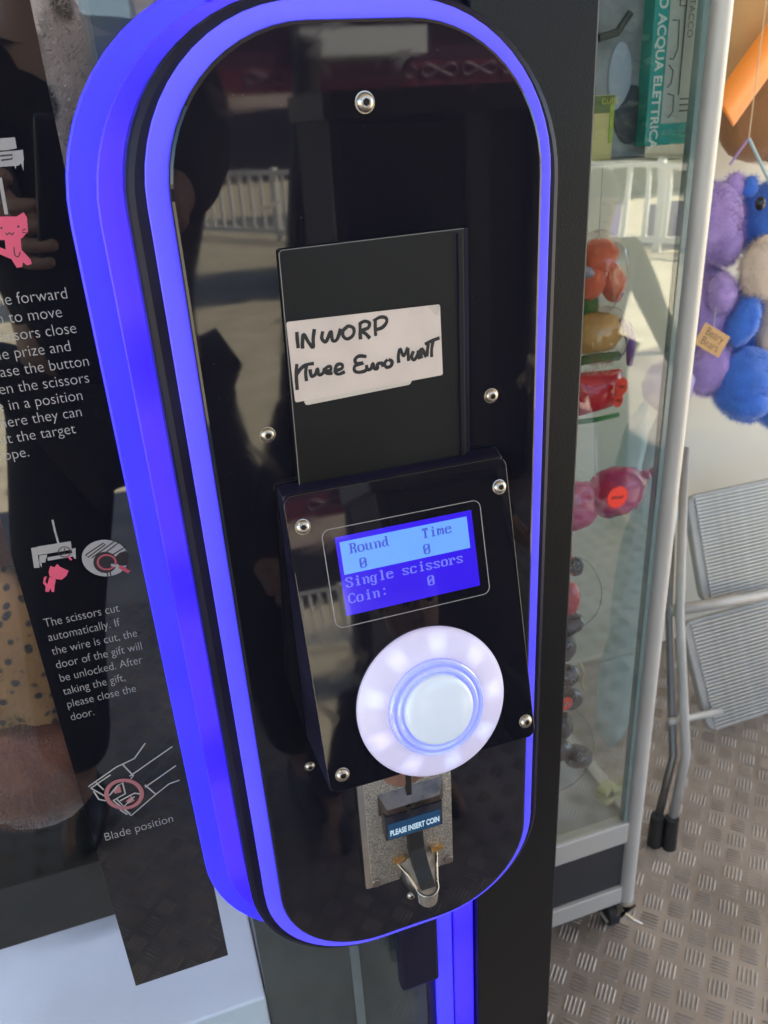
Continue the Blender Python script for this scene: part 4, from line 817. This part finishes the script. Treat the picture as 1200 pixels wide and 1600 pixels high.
for k in range(7):
    g = G().box((-.04, -.04, 0), (.04, .04, 1.09)); o = g.build('post', RAILM, None); o.location = PA + d * (LN * k / 6) + q * .0; o.rotation_euler = (0, 0, ang_); par(o, fence)
# kiosk across the paving
kio = empty('kiosk', (3.2, -8, 0), 'dark kiosk with red fascia across the paving, seen mirrored in the panel', 'kiosk')
DK = mat('dark_kiosk_board', (.015, .015, .018), .6); RD = mat('red_fascia', (.13, .012, .03), .5, var=.3, vscale=2); WK = mat('white_scroll', (.11, .05, .08), .5)
T_ = 8.2; yk_ = CAM.y + .73 - T_
G().box((.275 * T_, yk_ - 1.6, 0), (.56 * T_, yk_ - 1.5, 1.6 + .3)).build('back_wall', DK, kio)
G().box((.275 * T_, yk_ - 1.5, 0), (.285 * T_, yk_, 1.6 + .3)).build('side_wall', DK, kio); G().box((.55 * T_, yk_ - 1.5, 0), (.56 * T_, yk_, 1.6 + .3)).build('side_wall', DK, kio)
G().box((.29 * T_, yk_ - .4, 0), (.54 * T_, yk_ - .02, 1.0)).build('counter', DK, kio)
G().box((.452 * T_, yk_ + .005, 0), (.487 * T_, yk_ + .08, 1.6 + .3)).build('pillar', mat('grey_pillar', (.10, .10, .105), .5), kio)
G().box((.10 * T_, yk_ + .0, 1.6 + .037 * T_), (.58 * T_, yk_ + .25, 1.6 + .062 * T_)).build('fascia', RD, kio)
G().box((.10 * T_, yk_ + .05, 1.6 + .0625 * T_), (.58 * T_, yk_ + .2, 1.6 + .105 * T_)).build('upper_fascia', mat('plum_fascia', (.06, .012, .035), .5), kio)
G().box((.10 * T_, yk_ - 1.6, 1.6 + .1055 * T_), (.58 * T_, yk_ + .3, 1.6 + .115 * T_)).build('roof', DK, kio)
for k in range(7):
    cx = (.2 + .05 * k) * T_; pts = catmull([Vector((cx + .18 * math.cos(a_), yk_ + .26, 1.6 + .052 * T_ + .05 * math.sin(2 * a_))) for a_ in [i * .785 for i in range(9)]], 3)
    G().tube(pts, .018, 5).build('scroll', WK, kio)
G().box((.235 * T_, yk_ + .21, 1.6 + .068 * T_), (.375 * T_, yk_ + .5, 1.6 + .094 * T_)).build('stand_in_light_box', mat('white_box', (.62, .62, .6), .4), kio)  # unlit white box added in place of a bright mirrored light
# a second, dark arcade cabinet at the front edge of the stand, facing the machine
arc = empty('arcade_cabinet', (1.07, -2.5, FZ), 'dark arcade cabinet with one grey frame post, standing opposite and seen mirrored', 'arcade cabinet')
G().box((.72, -2.74, FZ), (1.46, -2.36, 1.62)).build('body', DK, arc)
G().box((.70, -2.76, 1.622), (1.48, -2.30, 1.70)).build('top_cap', mat('cap_board', (.03, .03, .033), .4), arc)
for x_ in (.72, 1.175, 1.42): G().box((x_, -2.355, FZ + .02), (x_ + (.035 if x_ != 1.175 else .085), -2.325, 1.62)).build('frame_post', mat('frame_post_grey', (.07, .07, .075) if x_ == 1.175 else (.02, .02, .022), .4), arc)
G().box((.757, -2.350, .95), (1.173, -2.342, 1.60)).build('window', mat('cabinet_window', (.01, .01, .012), .15), arc)
G().box((.757, -2.350, .60), (1.173, -2.30, .93)).build('control_shelf', mat('cabinet_shelf', (.02, .018, .025), .35), arc)
for k in range(4): G().ell((.83 + .09 * k, -2.30, .80), (.022, .012, .022), None, 8).build('button', mat('dull_red_button', (.25, .03, .03), .3), arc, smooth=True)

# leaning dark post before the railing
pa = Vector((.206 * 3.3, CAM.y + .73 - 3.3, 1.6 - .20 * 3.3 - .9)); G().tube([Vector((.56, -3.02, 0)), Vector((.86, -3.02, 1.9))], .05, 12).build('leaning_pole', mat('dark_pole', (.03, .025, .022), .5), label='dark pole leaning at the front edge of the stand', cat='pole')
# far building line
bl = empty('shop_row', (0, -30, 0), 'pale row of shops far behind the paving', 'building')
for k in range(10):
    x_ = -30 + k * 6.5; G().box((x_, -32, 0), (x_ + 6.4, -30, 3.2 + 1.2 * (k % 3))).build('shop_front', mat('plaster', (.42 + .03 * (k % 3), .38, .32), .8), bl)
    G().box((x_ + 1.5, -29.99, .1), (x_ + 4.8, -29.9, 2.3)).build('shop_window', mat('dark_pane', (.03, .03, .04), .1), bl)
# purple crates behind the railing, a hedge farther back
CR = mat('purple_plastic', (.09, .06, .22), .5)
for k, nm in enumerate(('nearest', 'second', 'third', 'farthest')):
    c = PA + d * (10.5 - 1.3 * k) + q * -.55
    g = G()
    for (a_, b_) in (((-.4, -.2, 0), (.4, .2, .03)), ((-.4, -.2, .03), (-.38, .2, .5)), ((.38, -.2, .03), (.4, .2, .5)), ((-.38, -.2, .03), (.38, -.18, .5)), ((-.38, .18, .03), (.38, .2, .5)), ((-.42, -.22, .5), (.42, -.18, .54)), ((-.42, .18, .5), (.42, .22, .54))): g.box(a_, b_)
    o = g.build('plastic_crate', CR, label=nm + ' of the purple plastic crates lined up behind the white railing', cat='crate', group='crates behind the railing'); o.location = c; o.rotation_euler = (0, 0, ang_)
g = G()
for k in range(9000):
    c = Vector((random.uniform(6.6, 18), random.uniform(-15.5, -13.2), random.uniform(0, 6.0))); a_ = random.random() * 6.28; u_ = Vector((math.cos(a_), math.sin(a_), random.uniform(-.6, .6))) * .16; v_ = Vector((-math.sin(a_), math.cos(a_), random.uniform(-.6, .6))) * .09
    g.add([c - u_, c - v_, c + u_, c + v_], [(0, 1, 2, 3)])
g.box((6.8, -15, 0), (17.8, -14.2, 5.6)); g.build('hedge', mat('dark_leaves', (.02, .035, .012), .7), kind='stuff')

# people: the photographer and one passer-by (both mirrored in the glass)
def skin(name, chains, m, parent, lvl=1):
    me = bpy.data.meshes.new(name); vs = []; es = []; rs = []; key = {}
    def vid(p_, r_):
        k = tuple(round(c_, 4) for c_ in p_)
        if k not in key: key[k] = len(vs); vs.append(p_); rs.append(r_)
        return key[k]
    for ch in chains:
        ids = [vid(tuple(p_), r_) for p_, r_ in ch]
        es += [(a_, b_) for a_, b_ in zip(ids, ids[1:]) if a_ != b_]
    me.from_pydata(vs, es, []); me.materials.append(m); o = bpy.data.objects.new(name, me); C.link(o)
    sm = o.modifiers.new('skin', 'SKIN'); sm.use_smooth_shade = True
    for i, r_ in enumerate(rs): me.skin_vertices[0].data[i].radius = r_ if isinstance(r_, tuple) else (r_, r_)
    me.skin_vertices[0].data[0].use_root = True
    ss = o.modifiers.new('sub', 'SUBSURF'); ss.levels = lvl; ss.render_levels = lvl; par(o, parent); return o
SKN = mat('skin', (.45, .26, .18), .5); HAIR = mat('brown_hair', (.05, .03, .02), .6)
def person(base, H, face, handL, handR, label, topm, legm, shoe, sway=.0):
    # face: unit vector the body faces; hands in world coordinates
    t = empty('person', base, label, 'person'); f = Vector(face).normalized(); s = Vector((f.y, -f.x, 0)); up = Vector((0, 0, 1)); k = H / 1.75
    P_ = lambda a_, b_, c_: Vector(base) + (s * a_ + f * b_ + up * c_) * k
    pel, wst, chs, nk, hd0 = P_(0, 0, .95), P_(0, 0, 1.12), P_(0, 0, 1.34), P_(0, 0.01, 1.49), P_(0, .03, 1.58)
    def arm(sgn, hand):
        sh = P_(sgn * .18, 0, 1.42); hand = Vector(hand); mid = (sh + hand) / 2; L_ = .58 * k; dd = (hand - sh).length
        sag = math.sqrt(max(.0004, (L_ / 2) ** 2 - (dd / 2) ** 2)) if dd < L_ else .03
        el = mid + (s * sgn * .35 - up * .9).normalized() * sag; return sh, el, hand
    aL, aR = arm(-1, handL), arm(1, handR)
    legs = []
    for sgn in (-1, 1):
        hip = P_(sgn * .10, 0, .90); kn = P_(sgn * (.13 + sway), .03, .50); an = P_(sgn * (.15 + 1.4 * sway), 0, .09); toe = P_(sgn * (.17 + 1.5 * sway), .17, .035); legs.append((hip, kn, an, toe))
    body = [[(pel, .12 * k), (wst, .12 * k), (chs, .14 * k), (nk, .055 * k), (hd0, .06 * k), (P_(0, .03, 1.66), .088 * k), (P_(0, .02, 1.74), .07 * k)]]
    for a_, sg in ((aL, -1), (aR, 1)):
        sh, el, ha = a_; fd_ = (ha - el).normalized(); wr = ha - fd_ * .07 * k
        body.append([(chs, .14 * k), (sh, .06 * k), (el, .045 * k), (wr, .026 * k), (ha, (.038 * k, .020 * k))])
    for hip, kn, an, toe in legs: body.append([(pel, .12 * k), (hip, .075 * k), (kn, .048 * k), (an, .034 * k), (toe, .03 * k)])
    skin('body', body, SKN, t, 2)
    for a_, sg in ((aL, -1), (aR, 1)):
        sh, el, ha = a_; fd_ = (ha - el).normalized(); sd = fd_.cross(up).normalized(); cu = (-sd * sg * .4 + up * .5).normalized(); ch = []
        for i_, ln_ in enumerate((.055, .065, .07, .06)):
            b0 = ha + up * (.027 - .018 * i_) * k; b1_ = b0 + fd_ * ln_ * .55 * k; b2_ = b1_ + (fd_ * .6 + cu * .1 - sd * sg * .8).normalized() * ln_ * .5 * k
            skin('finger', [[(b0, .009 * k), (b1_, .0085 * k), (b2_, .007 * k)]], SKN, t, 1)
        b0 = ha - fd_ * .03 * k + up * .03 * k; skin('thumb', [[(b0, .011 * k), (b0 + (up * .6 + fd_ * .5) * .03 * k, .010 * k), (b0 + (up * .4 + fd_ * 1.1) * .05 * k, .008 * k)]], SKN, t, 1)
    jk = [[(P_(0, 0, .90), .145 * k), (wst, .150 * k), (chs, .165 * k), (P_(0, 0, 1.46), .085 * k)]]
    for sh, el, ha in (aL, aR): jk.append([(chs, .165 * k), (sh, .08 * k), (el, .062 * k), (ha - (ha - el).normalized() * .10 * k, .042 * k)])
    skin('jacket', jk, topm, t, 2)
    tr = []
    for hip, kn, an, toe in legs: tr.append([(pel, .145 * k), (hip, .11 * k), (kn, .088 * k), (an + up * .03, .075 * k)])
    skin('trousers', tr, legm, t, 2)
    for hip, kn, an, toe in legs:
        g = G().ell((0, 0, 0), (.045 * k, .13 * k, .045 * k), Matrix.Rotation(math.atan2(-f.x, f.y), 3, 'Z'), 10); o = g.build('shoe', shoe, None, smooth=True); o.location = Vector((an.x, an.y, base[2] + .045 * k)) + f * .05 * k; par(o, t)
    g = G().ell((0, 0, 0), (.088 * k, .100 * k, .105 * k), None, 14, .05); o = g.build('hair', HAIR, None, smooth=True); o.location = P_(0, .0, 1.70); par(o, t)
    for sg in (-1, 1):
        g = G().ell((0, 0, 0), (.010 * k,) * 3, None, 8); o = g.build('eye', EYE, None, smooth=True); o.location = P_(sg * .03, .115, 1.665); par(o, t)
    g = G().tube([P_(0, .11, 1.66), P_(0, .14, 1.625), P_(0, .115, 1.615)], .010 * k, 8); g.build('nose', SKN, t, smooth=True)
    g = G().tube([P_(-.022, .112, 1.585), P_(0, .122, 1.583), P_(.022, .112, 1.585)], .005 * k, 8); g.build('mouth', mat('lips', (.35, .12, .1), .5), t, smooth=True)
    return t
BLKC = mat('black_cloth', (.012, .012, .014), .85, bump=.4, bscale=60); BLKC2 = mat('charcoal_cloth', (.02, .02, .024), .85, bump=.3, bscale=80)
phc = CAM - fwd * .016 - right * .0 + down * .055
ph = empty('smartphone', phc, 'dark smartphone held out by the person facing the machine', 'phone')
rotm = Matrix((right, -fwd, -down)).transposed()
g = G().box((-.036, -.002, -.074), (.036, .006, .074)); o = g.build('case', mat('phone_case', (.02, .02, .025), .3), None); o.rotation_mode = 'QUATERNION'; o.rotation_quaternion = rotm.to_quaternion(); o.location = phc; par(o, ph); bevel(o, .004, 3)
person((-.02, -.424 - .62, FZ), 1.70, (0, 1, 0), phc + Vector((-.065, -.05, -.03)), phc + Vector((.065, -.05, -.03)), 'person in black jacket and wide black trousers holding up a phone to the machine', BLKC, BLKC2, mat('black_shoe', (.02, .02, .02), .3), .06)
person((1.39, -.424 - .55, FZ), 1.12, (-.1, 1, 0), (1.12, -.76, .90), (1.66, -.80, .80), 'person in taupe jacket with elbows held out, mirrored in the showcase', mat('taupe_cloth', (.05, .04, .035), .85), BLKC2, mat('brown_shoe', (.08, .05, .03), .4), .03)
person((.35, -.424 - .50, FZ), 1.08, (0, 1, 0), (.16, -.80, .95), (.62, -.80, .92), 'short person in black hooded top standing right of the photographer', BLKC, BLKC2, mat('black_shoe_small', (.02, .02, .02), .3), .03)
